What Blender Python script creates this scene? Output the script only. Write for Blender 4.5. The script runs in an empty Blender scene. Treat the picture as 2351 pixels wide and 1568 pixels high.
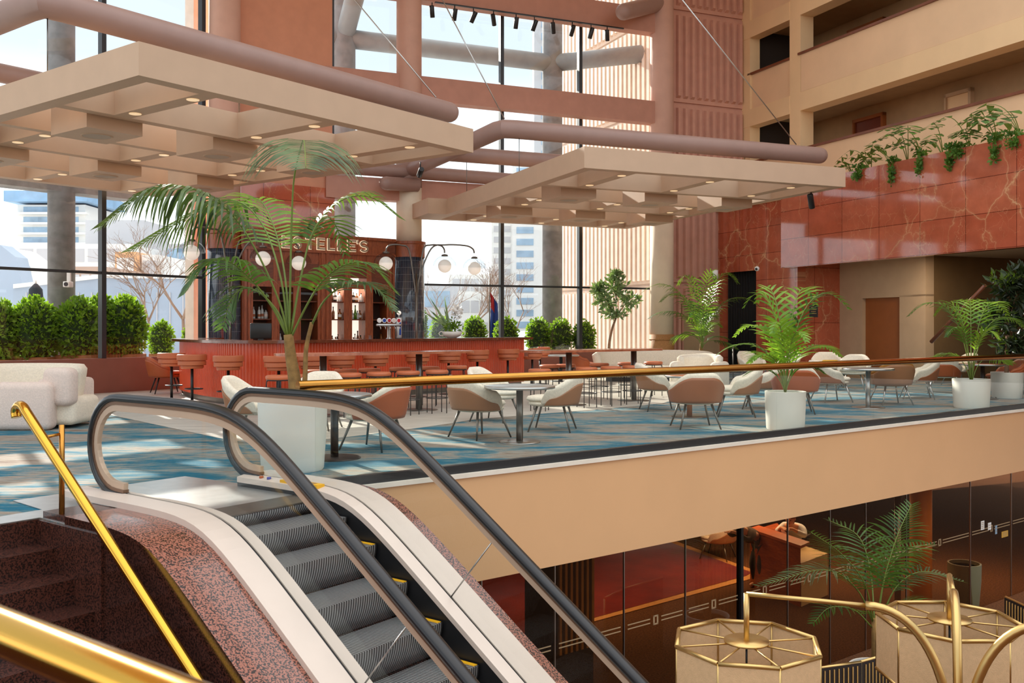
import bpy, bmesh, math, random
from mathutils import Vector, Matrix, Euler
PI = math.pi
rnd = random.Random(7)
SC = bpy.context.scene
COL = SC.collection
# ---------------------------------------------------------------- camera model (2351 x 1568 frame)
F, CX, HY, H = 2175.0, 1175.5, 752.0, 1.5
A1, AB, A2 = (math.radians(a) for a in (37.1, 52.1, 67.1))

def P1(u, v, z=0, a=A1):
    s, c = math.sin(a), math.cos(a)
    return Vector((u * s - v * c, u * c + v * s, z))
def PB(u, v, z=0): return P1(u, v, z, AB)
def P2(u, v, z=0): return P1(u, v, z, A2)
def UV(p, a=A1):
    s, c = math.sin(a), math.cos(a)
    return p[0] * s + p[1] * c, -p[0] * c + p[1] * s
def PZ(px, py, z=0.0):
    d = (H - z) * F / (py - HY)
    return Vector(((px - CX) / F * d, d, z))
def PD(px, py, d): return Vector(((px - CX) / F * d, d, H - (py - HY) / F * d))
def DU(px, u0, a):
    x = (px - CX) / F
    return u0 / (x * math.sin(a) + math.cos(a))
def DV(px, v0, a):
    x = (px - CX) / F
    return v0 / (-x * math.cos(a) + math.sin(a))
def yaw(a): return PI / 2 - a           # rotation so that local +X runs along azimuth a

# ---------------------------------------------------------------- mesh builder
class MB:
    def __init__(self): self.v, self.f, self.m, self.s = [], [], [], []
    def add(self, vs, fs, mi=0, smooth=False):
        o = len(self.v)
        self.v += [tuple(p) for p in vs]
        self.f += [tuple(i + o for i in f) for f in fs]
        self.m += [mi] * len(fs)
        self.s += [smooth] * len(fs)
        return self
    def box(self, a, b, M=None, mi=0):
        x0, y0, z0 = a; x1, y1, z1 = b
        vs = [Vector((x, y, z)) for z in (z0, z1) for x, y in ((x0, y0), (x1, y0), (x1, y1), (x0, y1))]
        if M is not None: vs = [M @ p for p in vs]
        return self.add(vs, [(3, 2, 1, 0), (4, 5, 6, 7), (0, 1, 5, 4), (1, 2, 6, 5), (2, 3, 7, 6), (3, 0, 4, 7)], mi)
    def rbox(self, a, b, r=.02, n=3, M=None, mi=0):
        bm = bmesh.new()
        bmesh.ops.create_cube(bm, size=1)
        c = [(a[i] + b[i]) / 2 for i in range(3)]; s = [b[i] - a[i] for i in range(3)]
        for p in bm.verts: p.co = Vector([c[i] + p.co[i] * s[i] for i in range(3)])
        bmesh.ops.bevel(bm, geom=list(bm.edges), offset=min(r, min(s) * .49), segments=n, affect='EDGES', profile=.5)
        return self.bm(bm, M, mi, True)
    def bm(self, bm, M=None, mi=0, smooth=False):
        bm.verts.ensure_lookup_table()
        for i, p in enumerate(bm.verts): p.index = i
        vs = [(M @ p.co) if M is not None else p.co.copy() for p in bm.verts]
        fs = [[q.index for q in f.verts] for f in bm.faces]
        bm.free()
        return self.add(vs, fs, mi, smooth)
    def prism(self, poly, z0, z1, M=None, mi=0, smooth=False):
        n = len(poly)
        vs = [Vector((p[0], p[1], z0)) for p in poly] + [Vector((p[0], p[1], z1)) for p in poly]
        if M is not None: vs = [M @ p for p in vs]
        ar = sum(poly[i][0] * poly[(i + 1) % n][1] - poly[(i + 1) % n][0] * poly[i][1] for i in range(n))
        fs = [tuple(range(n))[::-1], tuple(range(n, 2 * n))] + [(i, (i + 1) % n, n + (i + 1) % n, n + i) for i in range(n)]
        if ar < 0: fs = [f[::-1] for f in fs]
        self.add(vs, fs[:2], mi, False)
        o = len(self.v) - len(vs)
        self.f += [tuple(i + o for i in f) for f in fs[2:]]; self.m += [mi] * n; self.s += [smooth] * n
        return self
    def lathe(self, prof, c=(0, 0, 0), n=24, M=None, mi=0, smooth=True, cap=True):
        vs, fs = [], []
        for r, z in prof:
            for k in range(n):
                t = 2 * PI * k / n
                p = Vector((c[0] + r * math.cos(t), c[1] + r * math.sin(t), c[2] + z))
                vs.append(M @ p if M is not None else p)
        for i in range(len(prof) - 1):
            for k in range(n):
                k2 = (k + 1) % n
                fs.append((i * n + k, i * n + k2, (i + 1) * n + k2, (i + 1) * n + k))
        self.add(vs, fs, mi, smooth)
        if cap:
            o = len(self.v) - len(vs)
            L = (len(prof) - 1) * n
            self.f += [tuple(o + k for k in range(n))[::-1], tuple(o + L + k for k in range(n))]
            self.m += [mi] * 2; self.s += [False] * 2
        return self
    def sweep(self, path, sec, side=None, closed=False, mi=0, smooth=True, cap=True):
        """sec: list of (a, b) offsets: a along side vector, b along normal."""
        path = [Vector(p) for p in path]; n = len(path); k = len(sec)
        vs, fs = [], []
        up = None
        for i, p in enumerate(path):
            if closed: t = path[(i + 1) % n] - path[i - 1]
            else: t = path[min(i + 1, n - 1)] - path[max(i - 1, 0)]
            t.normalize()
            if side is not None:
                s = Vector(side); s = (s - t * s.dot(t)).normalized(); nn = s.cross(t)
            else:
                if up is None:
                    up = Vector((0, 0, 1)) if abs(t.z) < .9 else Vector((1, 0, 0))
                s = t.cross(up).normalized(); nn = s.cross(t).normalized(); up = nn
            for a, b in sec: vs.append(p + s * a + nn * b)
        R = n if closed else n - 1
        for i in range(R):
            for j in range(k):
                j2 = (j + 1) % k; i2 = (i + 1) % n
                fs.append((i * k + j, i * k + j2, i2 * k + j2, i2 * k + j))
        self.add(vs, fs, mi, smooth)
        if cap and not closed:
            o = len(self.v) - len(vs)
            self.f += [tuple(o + j for j in range(k))[::-1], tuple(o + (n - 1) * k + j for j in range(k))]
            self.m += [mi] * 2; self.s += [False] * 2
        return self
    def tube(self, path, r, n=10, mi=0, closed=False, r2=None):
        path = [Vector(p) for p in path]
        if r2 is None:
            return self.sweep(path, [(r * math.cos(2 * PI * k / n), r * math.sin(2 * PI * k / n)) for k in range(n)], None, closed, mi)
        o = len(self.v)
        self.sweep(path, [(math.cos(2 * PI * k / n), math.sin(2 * PI * k / n)) for k in range(n)], None, closed, mi)
        for i, p in enumerate(path):
            rr = r + (r2 - r) * i / (len(path) - 1)
            for k in range(n):
                j = o + i * n + k
                self.v[j] = tuple(p + (Vector(self.v[j]) - p) * rr)
        return self
    def sphere(self, c, r, n=16, m=10, M=None, mi=0, a0=0.0, a1=PI, sc=(1, 1, 1)):
        prof = [(max(r * math.sin(a0 + (a1 - a0) * i / m), 1e-4) , r * math.cos(a0 + (a1 - a0) * i / m)) for i in range(m + 1)]
        o = len(self.v)
        self.lathe([(p[0], p[1]) for p in prof][::-1], (0, 0, 0), n, None, mi, True, True)
        for j in range(o, len(self.v)):
            p = Vector(self.v[j]); p = Vector((p.x * sc[0] + c[0], p.y * sc[1] + c[1], p.z * sc[2] + c[2]))
            self.v[j] = tuple(M @ p if M is not None else p)
        return self
    def build(self, name, mats, parent=None, sharp=None):
        me = bpy.data.meshes.new(name)
        me.from_pydata(self.v, [], self.f)
        mats = mats if isinstance(mats, (list, tuple)) else [mats]
        for m in mats: me.materials.append(m)
        me.polygons.foreach_set('material_index', self.m)
        me.polygons.foreach_set('use_smooth', self.s)
        me.update()
        if sharp: me.set_sharp_from_angle(angle=math.radians(sharp))
        o = bpy.data.objects.new(name, me); COL.objects.link(o)
        if parent is not None: o.parent = parent
        return o

def tag(o, label=None, cat=None, group=None, kind=None):
    if label: o['label'] = label
    if cat: o['category'] = cat
    if group: o['group'] = group
    if kind: o['kind'] = kind
    return o
def thing(name, label, cat, loc=(0, 0, 0), rz=0.0, group=None, kind=None):
    o = bpy.data.objects.new(name, None); COL.objects.link(o)
    o.empty_display_size = .2
    o.location = loc; o.rotation_euler = (0, 0, rz)
    return tag(o, label, cat, group, kind)
def dup(o, loc=None, rz=None, label=None, group=None, parent=None):
    c = o.copy(); COL.objects.link(c)
    if parent is not None: c.parent = parent
    if loc is not None: c.location = loc
    if rz is not None: c.rotation_euler = (0, 0, rz)
    if label: c['label'] = label
    if group: c['group'] = group
    for ch in list(o.children): dup(ch, parent=c)
    return c
def struct(o, label=None, cat=None): return tag(o, label, cat, None, 'structure')
def MT(x=0, y=0, z=0, rz=0): return Matrix.Translation((x, y, z)) @ Matrix.Rotation(rz, 4, 'Z')
def MF(a, u=0, v=0, z=0):              # local frame (x along azimuth a, y perpendicular left) at u, v
    return Matrix.Translation(P1(u, v, z, a)) @ Matrix.Rotation(yaw(a), 4, 'Z')
def bez(pts, n=16):
    pts = [Vector(p) for p in pts]; out = []
    for i in range(n + 1):
        t = i / n; q = pts[:]
        while len(q) > 1: q = [q[k].lerp(q[k + 1], t) for k in range(len(q) - 1)]
        out.append(q[0])
    return out
def catmull(pts, n=8):
    P = [Vector(p) for p in pts]; P = [2 * P[0] - P[1]] + P + [2 * P[-1] - P[-2]]; out = []
    for i in range(1, len(P) - 2):
        for k in range(n):
            t = k / n; a, b, c, d = P[i - 1:i + 3]
            out.append(.5 * ((2 * b) + (c - a) * t + (2 * a - 5 * b + 4 * c - d) * t * t + (3 * b - a - 3 * c + d) * t ** 3))
    return out + [P[-2]]

# ---------------------------------------------------------------- materials
def lin(c):
    return tuple(((x / 255) / 12.92 if x / 255 <= .04045 else ((x / 255 + .055) / 1.055) ** 2.4) for x in c) + (1,)
class NT:
    def __init__(self, name):
        self.mat = bpy.data.materials.new(name); self.mat.use_nodes = True
        self.t = self.mat.node_tree; self.n = self.t.nodes; self.b = self.n['Principled BSDF']; self.out = self.n['Material Output']
    def node(self, typ, **kw):
        o = self.n.new(typ)
        for k, v in kw.items():
            if k in o.inputs.keys() if hasattr(o.inputs, 'keys') else False: o.inputs[k].default_value = v
            else: setattr(o, k, v)
        return o
    def link(self, a, b): self.t.links.new(a, b)
    def coord(self, kind='Object', scale=(1, 1, 1), rot=(0, 0, 0)):
        tc = self.n.new('ShaderNodeTexCoord'); mp = self.n.new('ShaderNodeMapping')
        mp.inputs['Scale'].default_value = scale; mp.inputs['Rotation'].default_value = rot
        self.link(tc.outputs[kind], mp.inputs['Vector']); return mp.outputs['Vector']
    def noise(self, vec, scale=5, detail=4, rough=.5, dist=0):
        o = self.n.new('ShaderNodeTexNoise'); o.inputs['Scale'].default_value = scale; o.inputs['Detail'].default_value = detail
        o.inputs['Roughness'].default_value = rough; o.inputs['Distortion'].default_value = dist
        self.link(vec, o.inputs['Vector']); return o.outputs['Fac']
    def ramp(self, fac, stops, interp='LINEAR'):
        o = self.n.new('ShaderNodeValToRGB'); e = o.color_ramp.elements; o.color_ramp.interpolation = interp
        while len(e) < len(stops): e.new(.5)
        for k, (p, c) in zip(e, stops): k.position = p; k.color = c if len(c) == 4 else lin(c)
        self.link(fac, o.inputs['Fac']); return o.outputs['Color']
    def mix(self, fac, a, b, blend='MIX'):
        o = self.n.new('ShaderNodeMix'); o.data_type = 'RGBA'; o.blend_type = blend
        for val, s in ((fac, o.inputs[0]), (a, o.inputs[6]), (b, o.inputs[7])):
            if isinstance(val, (int, float, tuple)): s.default_value = val
            else: self.link(val, s)
        return o.outputs[2]
    def math(self, op, a, b=0.0):
        o = self.n.new('ShaderNodeMath'); o.operation = op
        for val, s in ((a, o.inputs[0]), (b, o.inputs[1])):
            if isinstance(val, (int, float)): s.default_value = val
            else: self.link(val, s)
        return o.outputs[0]
    def bump(self, h, strength=.3, dist=.01):
        o = self.n.new('ShaderNodeBump'); o.inputs['Strength'].default_value = strength; o.inputs['Distance'].default_value = dist
        self.link(h, o.inputs['Height']); self.link(o.outputs['Normal'], self.b.inputs['Normal'])
    def col(self, c):
        if isinstance(c, tuple): self.b.inputs['Base Color'].default_value = c
        else: self.link(c, self.b.inputs['Base Color'])
    def set(self, rough=.6, metal=0, spec=.5, coat=0):
        self.b.inputs['Roughness'].default_value = rough; self.b.inputs['Metallic'].default_value = metal
        self.b.inputs['Specular IOR Level'].default_value = spec; self.b.inputs['Coat Weight'].default_value = coat
        self.b.inputs['Coat Roughness'].default_value = .08
def plain(name, c, rough=.6, metal=0, var=.06, scale=3, bump=0, bscale=60, spec=.5, coat=0, emit=None, es=1):
    m = NT(name); m.set(rough, metal, spec, coat); L = lin(c)
    v = m.coord()
    if var:
        f = m.noise(v, scale, 5)
        lo = tuple(x * (1 - var) for x in L[:3]) + (1,); hi = tuple(min(x * (1 + var), 1) for x in L[:3]) + (1,)
        m.col(m.ramp(f, [(.3, lo), (.7, hi)]))
    else: m.col(L)
    if bump: m.bump(m.noise(v, bscale, 3), bump, .01)
    if emit:
        m.b.inputs['Emission Color'].default_value = lin(emit); m.b.inputs['Emission Strength'].default_value = es
    return m.mat
def wood(name, c1, c2, rough=.4, scale=(2, 2, 25), coat=.2, rot=(0, 0, 0)):
    m = NT(name); m.set(rough, coat=coat); v = m.coord(scale=scale, rot=rot)
    f = m.noise(v, 2.2, 6, .6, 1.2)
    m.col(m.ramp(f, [(.3, c1), (.5, tuple((a + b) / 2 for a, b in zip(c1, c2))), (.72, c2)]))
    m.bump(f, .12, .004); return m.mat
def glass(name, tint=(1, 1, 1, 1), ior=1.5, rough=0.0, body=None, bodyw=0.0):
    """thin pane: what is behind shows through, the Fresnel share is mirrored"""
    m = NT(name); m.n.remove(m.b)
    tr = m.n.new('ShaderNodeBsdfTransparent'); tr.inputs['Color'].default_value = tint
    gl = m.n.new('ShaderNodeBsdfGlossy'); gl.inputs['Roughness'].default_value = rough
    fr = m.n.new('ShaderNodeFresnel'); fr.inputs['IOR'].default_value = ior
    mx = m.n.new('ShaderNodeMixShader')
    ge = m.n.new('ShaderNodeNewGeometry')
    m.link(m.math('MULTIPLY', fr.outputs[0], m.math('SUBTRACT', 1.0, ge.outputs['Backfacing'])), mx.inputs[0]); m.link(tr.outputs[0], mx.inputs[1]); m.link(gl.outputs[0], mx.inputs[2])
    last = mx.outputs[0]
    if body:
        df = m.n.new('ShaderNodeBsdfDiffuse'); df.inputs['Color'].default_value = lin(body)
        m2 = m.n.new('ShaderNodeMixShader'); m2.inputs[0].default_value = bodyw
        m.link(last, m2.inputs[1]); m.link(df.outputs[0], m2.inputs[2]); last = m2.outputs[0]
    m.link(last, m.out.inputs['Surface']); return m.mat
def leafmat(name, c1, c2, rough=.45, trans=.3, scale=4):
    m = NT(name); m.set(rough); f = m.noise(m.coord(), scale, 2)
    c = m.ramp(f, [(.35, c1), (.65, c2)]); m.col(c)
    t = m.n.new('ShaderNodeBsdfTranslucent'); m.link(m.mix(.5, c, lin((150, 190, 40))), t.inputs['Color'])
    mx = m.n.new('ShaderNodeMixShader'); mx.inputs[0].default_value = trans
    m.link(m.b.outputs[0], mx.inputs[1]); m.link(t.outputs[0], mx.inputs[2]); m.link(mx.outputs[0], m.out.inputs['Surface'])
    return m.mat

M = {}
M['terracotta'] = plain('terracotta_plaster', (208, 146, 116), .8, var=.05, bump=.08, bscale=80)
M['terracotta_dark'] = plain('terracotta_beam_paint', (186, 134, 114), .6, var=.06)
M['column_up'] = plain('column_plaster', (206, 164, 146), .75, var=.04)
M['column_low'] = plain('column_cream', (236, 218, 192), .7, var=.04)
M['sill'] = plain('sill_wall_paint', (140, 84, 68), .7, var=.06)
M['ribbed'] = plain('ribbed_panel_pink', (204, 152, 132), .8, var=.06)
M['ribbed_out'] = plain('ribbed_concrete_outside', (238, 218, 202), .85, var=.06)
M['tube'] = plain('tube_mauve_paint', (158, 128, 118), .5, var=.04)
M['canopy'] = plain('canopy_cream_paint', (200, 168, 140), .65, var=.03)
M['canopy_box'] = plain('canopy_box_paint', (198, 168, 142), .65, var=.03)
M['cream'] = plain('fascia_cream_paint', (229, 178, 128), .6, var=.03, scale=1)
M['balcony'] = plain('balcony_cream_paint', (236, 200, 154), .7, var=.04, scale=1)
M['balcony_panel'] = plain('balcony_panel_paint', (232, 194, 154), .7, var=.05, scale=1)
M['trim_white'] = plain('white_edge_trim', (240, 228, 210), .5)
M['brown_rail'] = plain('brown_timber_rail', (120, 66, 40), .35, var=.15)
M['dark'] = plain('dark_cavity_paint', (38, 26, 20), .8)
M['corridor'] = plain('corridor_paint', (170, 140, 104), .8)
M['door_red'] = plain('dark_red_door_paint', (110, 44, 26), .5)
M['recess'] = plain('recess_wall_paint', (190, 160, 128), .8, var=.04)
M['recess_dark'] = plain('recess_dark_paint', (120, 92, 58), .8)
M['door_brown'] = plain('rust_door_panel', (150, 84, 36), .6)
M['curtain'] = plain('black_curtain_cloth', (20, 18, 18), .9)
M['mullion'] = plain('black_window_frame', (40, 40, 42), .4, var=0)
M['black'] = plain('black_metal', (24, 24, 26), .4, var=0)
M['black_rubber'] = plain('black_rubber', (26, 24, 26), .3, var=.1, spec=.5)
M['steel'] = plain('brushed_steel', (190, 190, 188), .3, 1, var=.06)
M['dark_steel'] = plain('dark_steel', (120, 116, 110), .35, 1, var=.1)
M['alu'] = plain('escalator_deck_metal', (222, 204, 190), .4, .1, var=.03)
M['bronze'] = plain('bronze_guide', (130, 100, 80), .35, .7, var=.05)
M['frame_bronze'] = plain('bronze_balustrade_frame', (196, 168, 144), .4, .3, var=.04)
M['plate'] = plain('landing_plate_metal', (196, 196, 194), .28, .7, var=.08, scale=8)
M['brass'] = plain('polished_brass', (214, 160, 62), .14, 1, var=.04)
M['brass_dark'] = plain('aged_brass', (186, 132, 62), .2, 1, var=.1)
M['gilt'] = plain('satin_gilt_metal', (204, 170, 110), .35, 1, var=.05)
M['yellow'] = plain('yellow_demarcation', (238, 178, 30), .5)
M['boucle'] = plain('cream_boucle', (240, 228, 208), .95, var=.08, scale=40, bump=.7, bscale=110)
M['boucle_pink'] = plain('pale_pink_boucle', (228, 208, 196), .95, var=.08, scale=40, bump=.7, bscale=110)
M['tan'] = plain('tan_leather', (160, 96, 60), .45, var=.06, bump=.08, bscale=200)
M['beige_leather'] = plain('beige_leather', (160, 108, 72), .5, var=.05)
M['rust'] = plain('rust_leather', (176, 88, 46), .45, var=.06, bump=.08, bscale=200)
M['mustard'] = plain('mustard_velvet', (160, 104, 34), .8, var=.1)
M['yellow_cloth'] = plain('yellow_velvet', (214, 164, 60), .85, var=.08)
M['stool_leather'] = plain('terracotta_leather', (190, 104, 64), .45, var=.05, bump=.08, bscale=200)
M['white_pot'] = plain('white_planter', (240, 234, 222), .5, var=.03, bump=.05, bscale=40)
M['soil'] = plain('dark_soil', (50, 36, 26), .95, var=.3, scale=30)
M['trunk'] = plain('palm_trunk', (148, 112, 62), .8, var=.3, scale=14, bump=.5, bscale=30)
M['bark'] = plain('brown_bark', (130, 100, 76), .85, var=.2, scale=14, bump=.5, bscale=30)
M['twig'] = plain('bare_twig', (150, 128, 112), .9, var=.1)
M['palm'] = leafmat('palm_leaf', (30, 66, 22), (76, 116, 40), .38, .35)
M['palm_bright'] = leafmat('bright_palm_leaf', (86, 132, 36), (150, 186, 60), .4, .4)
M['palm_dark'] = leafmat('dark_palm_leaf', (40, 64, 32), (100, 120, 78), .45, .2)
M['stemg'] = plain('green_stem', (110, 128, 50), .5, var=.15)
M['hedge'] = leafmat('hedge_leaf', (60, 104, 26), (150, 186, 56), .5, .5, 9)
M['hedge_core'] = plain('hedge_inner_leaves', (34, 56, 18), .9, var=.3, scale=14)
M['ficus'] = leafmat('ficus_leaf', (84, 116, 70), (160, 182, 130), .35, .25, 6)
M['ficus_dark'] = leafmat('dark_ficus_leaf', (20, 32, 16), (48, 62, 34), .4, .1, 6)
M['monstera'] = leafmat('monstera_leaf', (36, 74, 26), (84, 128, 44), .4, .25)
M['vine'] = leafmat('vine_leaf', (60, 104, 40), (110, 150, 60), .5, .3)
M['concrete'] = plain('grey_concrete', (128, 128, 130), .85, var=.2, scale=4)
M['tube_out'] = plain('grey_tube_outside', (150, 156, 160), .5, var=.1)
M['red_bar'] = plain('red_bar_front', (212, 78, 36), .32, var=.06, coat=.4)
M['bar_top'] = wood('dark_bar_top', (86, 40, 24), (128, 66, 42), .2, (3, 3, 3), .6)
M['table_wood'] = wood('table_wood', (150, 80, 52), (190, 116, 82), .25, (2, 12, 2), .4)
M['cabinet'] = wood('cabinet_wood', (112, 52, 26), (172, 92, 50), .4, (14, 14, 1.6), .25)
M['cabinet_dark'] = wood('cabinet_wood_dark', (84, 40, 22), (130, 66, 38), .4, (2, 2, 14), .25)
M['cab_inside'] = plain('cabinet_inside', (60, 34, 24), .8)
M['globe'] = plain('opal_glass_globe', (250, 246, 238), .25, var=0, emit=(255, 244, 226), es=.35)
M['cab_light'] = plain('lit_back_panel', (250, 244, 232), .7, var=0, emit=(255, 246, 232), es=1.0)
M['lamp_on'] = plain('downlight_lens', (255, 236, 208), .4, var=0, emit=(255, 214, 160), es=.5)
M['speaker'] = plain('speaker_grille', (178, 160, 142), .8, var=.05)
M['shade'] = plain('linen_lamp_shade', (216, 178, 134), .9, var=.06, scale=30, bump=.25, bscale=150)
M['white'] = plain('white_paint', (240, 238, 234), .5)
M['screen'] = plain('black_monitor_plastic', (14, 14, 15), .35, var=0)
M['letters'] = plain('bronze_sign_letters', (168, 148, 124), .35, .6, var=.05)
M['letter_glow'] = plain('lit_letter_back', (255, 240, 205), .5, var=0, emit=(255, 236, 200), es=.9)
M['woven'] = plain('woven_cane_band', (176, 126, 76), .7, var=.2, scale=40, bump=.4, bscale=90)
M['green_sign'] = plain('green_exit_sign', (10, 110, 70), .4, var=0, emit=(20, 130, 80), es=.15)
M['window_blue'] = plain('city_window_blue', (150, 178, 202), .15, var=.25, scale=.4)
M['city_white'] = plain('city_white_wall', (232, 232, 230), .8, var=.05, scale=.2)
M['city_grey'] = plain('city_grey_wall', (196, 196, 200), .8, var=.06, scale=.2)
M['city_blue'] = plain('city_blue_grey_cladding', (164, 178, 196), .6, var=.12, scale=.2)
M['city_brown'] = plain('city_brown_wall', (186, 158, 142), .8, var=.08, scale=.2)
M['city_orange'] = plain('city_orange_panel', (232, 176, 128), .8, var=.1, scale=.4)
M['city_yellow'] = plain('city_yellow_panel', (232, 188, 96), .8, var=.1, scale=.4)
M['city_netting'] = plain('blue_safety_netting', (140, 176, 210), .8, var=.15, scale=.4)
M['ground_out'] = plain('terrace_paving', (206, 202, 196), .8, var=.08, scale=.5)
M['umbrella'] = plain('dark_umbrella_canvas', (44, 52, 60), .8)
M['planter_wood'] = plain('timber_planter_slats', (150, 92, 52), .7, var=.2, scale=8)
M['flag_blue'] = plain('flag_blue_cloth', (34, 70, 160), .8, var=.1)
M['flag_red'] = plain('flag_red_cloth', (190, 40, 50), .8)
M['skin'] = plain('skin', (206, 150, 120), .6)
M['hair_red'] = plain('auburn_hair', (130, 66, 34), .6, var=.2, scale=30)
M['hair_dark'] = plain('dark_brown_hair', (50, 34, 26), .6, var=.2, scale=30)
M['shirt'] = plain('pale_blue_grey_shirt', (206, 212, 220), .85, var=.05)
M['trousers'] = plain('dark_trousers', (44, 40, 42), .85)
M['gold_slat'] = plain('gold_timber_slat', (168, 124, 60), .45, .3, var=.1)
M['orange_col'] = plain('orange_column_paint', (246, 160, 66), .5, var=.05)
M['counter_cream'] = plain('counter_cream_laminate', (214, 190, 138), .5)
M['counter_rust'] = wood('counter_rust_wood', (130, 56, 22), (182, 92, 40), .35, (2, 2, 12), .3)
M['pot_olive'] = plain('olive_planter', (110, 104, 74), .6)
M['sofa_blue'] = plain('dark_armchair_cloth', (86, 70, 60), .9)
M['glass'] = glass('window_glass', (.97, .985, .985, 1))
M['glass_rail'] = glass('balustrade_glass', (.97, .985, .97, 1))
M['glass_esc'] = glass('escalator_glass', (.955, .97, .965, 1))
M['glass_bronze'] = glass('bronze_tinted_glass', (.78, .66, .55, 1), 1.55)
M['glass_dome'] = glass('clear_glass_dome', (.78, .8, .82, 1), 1.7)
M['glass_cab'] = glass('cabinet_glass', (.9, .88, .86, 1), 1.4)
for nm, c in (('amber', (150, 84, 20)), ('dark', (36, 30, 26)), ('green', (90, 140, 24)), ('clear', (196, 206, 206)), ('brown', (90, 48, 20))):
    M['bottle_' + nm] = plain('bottle_glass_' + nm, c, .08, var=0, coat=.6)

def m_carpet():
    m = NT('patterned_carpet'); m.set(.95, spec=.2)
    v1 = m.coord(scale=(.42, .9, 1), rot=(0, 0, .35)); v2 = m.coord(scale=(1.2, 14, 1), rot=(0, 0, .12)); v3 = m.coord(scale=(3, 50, 1), rot=(0, 0, .12))
    a = m.noise(v1, 1.5, 9, .66, .8); b = m.noise(v2, 1.3, 5, .6); c = m.noise(v3, 2.0, 4)
    f = m.math('ADD', m.math('ADD', m.math('MULTIPLY', a, .62), m.math('MULTIPLY', b, .38)), m.math('MULTIPLY', m.math('SUBTRACT', c, .5), .16))
    base = m.ramp(f, [(.36, (112, 90, 78)), (.41, (150, 136, 122)), (.48, (160, 152, 142)), (.505, (108, 138, 142)), (.545, (34, 106, 130)), (.66, (36, 110, 138)), (.76, (90, 116, 128))])
    dk = m.ramp(c, [(.35, (190, 184, 178)), (.6, (255, 255, 255))])
    m.col(m.mix(.8, base, dk, 'MULTIPLY')); m.bump(m.noise(m.coord(), 160, 2), .3, .006); return m.mat
M['carpet'] = m_carpet()
def m_vinyl():
    m = NT('pale_plank_floor'); m.set(.5); v = m.coord(scale=(1, 6, 1), rot=(0, 0, .5))
    m.col(m.ramp(m.noise(v, 1.6, 5), [(.3, (176, 166, 154)), (.7, (206, 198, 186))])); return m.mat
M['vinyl'] = m_vinyl()
def m_granite(nm, c1, c2, rough=.12):
    m = NT(nm); m.set(rough, coat=.3); v = m.coord()
    f = m.noise(v, 72, 3, .6)
    m.col(m.ramp(f, [(.465, c1), (.51, c2)])); return m.mat
M['granite'] = m_granite('polished_brown_granite', (30, 18, 16), (74, 42, 34))
M['granite_pink'] = m_granite('speckled_pink_granite', (46, 30, 26), (160, 100, 82), .25)
M['granite_step'] = m_granite('granite_stair', (30, 18, 15), (86, 48, 38), .3)
def m_marble(tx=1.35, tz=.82):
    m = NT('red_veined_marble'); m.set(.06, coat=.4)
    v = m.coord('UV'); 
    br = m.n.new('ShaderNodeTexBrick'); br.offset = 0; br.inputs['Scale'].default_value = 1
    br.inputs['Brick Width'].default_value = tx; br.inputs['Row Height'].default_value = tz; br.inputs['Mortar Size'].default_value = .008
    br.inputs['Color1'].default_value = lin((190, 94, 66)); br.inputs['Color2'].default_value = lin((206, 116, 86)); br.inputs['Mortar'].default_value = lin((120, 52, 36))
    m.link(v, br.inputs['Vector'])
    n1 = m.noise(v, 1.5, 8, .62); mott = m.ramp(n1, [(.3, (200, 190, 180)), (.7, (255, 246, 240))])
    c = m.mix(.75, br.outputs['Color'], mott, 'MULTIPLY')
    n2 = m.noise(v, .35, 2, .5)
    dn = m.n.new('ShaderNodeTexNoise'); dn.inputs['Scale'].default_value = 1.3; dn.inputs['Detail'].default_value = 7; m.link(v, dn.inputs['Vector'])
    dv = m.n.new('ShaderNodeVectorMath'); dv.operation = 'MULTIPLY_ADD'; dv.inputs[1].default_value = (.9, .9, .9); m.link(dn.outputs['Color'], dv.inputs[0]); m.link(v, dv.inputs[2])
    mp = m.n.new('ShaderNodeMapping'); mp.inputs['Scale'].default_value = (.75, .42, 1); mp.inputs['Rotation'].default_value = (0, 0, .5); m.link(dv.outputs[0], mp.inputs['Vector'])
    vo = m.n.new('ShaderNodeTexVoronoi'); vo.feature = 'DISTANCE_TO_EDGE'; vo.inputs['Scale'].default_value = 1.25; m.link(mp.outputs[0], vo.inputs['Vector'])
    thick = m.ramp(vo.outputs['Distance'], [(.0, (255, 255, 255)), (.012, (120, 120, 120)), (.05, (0, 0, 0))])
    c = m.mix(m.math('MULTIPLY', thick, m.ramp(n2, [(.4, (20, 20, 20)), (.6, (235, 235, 235))])), c, lin((222, 178, 132)))
    vo2 = m.n.new('ShaderNodeTexVoronoi'); vo2.feature = 'DISTANCE_TO_EDGE'; vo2.inputs['Scale'].default_value = 4.2; m.link(mp.outputs[0], vo2.inputs['Vector'])
    c = m.mix(m.math('MULTIPLY', m.ramp(vo2.outputs['Distance'], [(.0, (220, 220, 220)), (.014, (0, 0, 0))]), m.ramp(m.noise(v, .8, 3), [(.4, (0, 0, 0)), (.55, (220, 220, 220))])), c, lin((216, 160, 120)))
    m.col(c); return m.mat
M['marble'] = m_marble()
def m_tile():
    m = NT('dark_blue_glazed_tile'); m.set(.08, coat=.5)
    br = m.n.new('ShaderNodeTexBrick'); br.offset = 0; br.inputs['Scale'].default_value = 1
    br.inputs['Brick Width'].default_value = .05; br.inputs['Row Height'].default_value = .2; br.inputs['Mortar Size'].default_value = .004
    br.inputs['Color1'].default_value = lin((34, 44, 58)); br.inputs['Color2'].default_value = lin((46, 58, 74)); br.inputs['Mortar'].default_value = lin((120, 128, 136))
    m.link(m.coord('UV'), br.inputs['Vector']); m.col(br.outputs['Color']); return m.mat
M['tile'] = m_tile()
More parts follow.
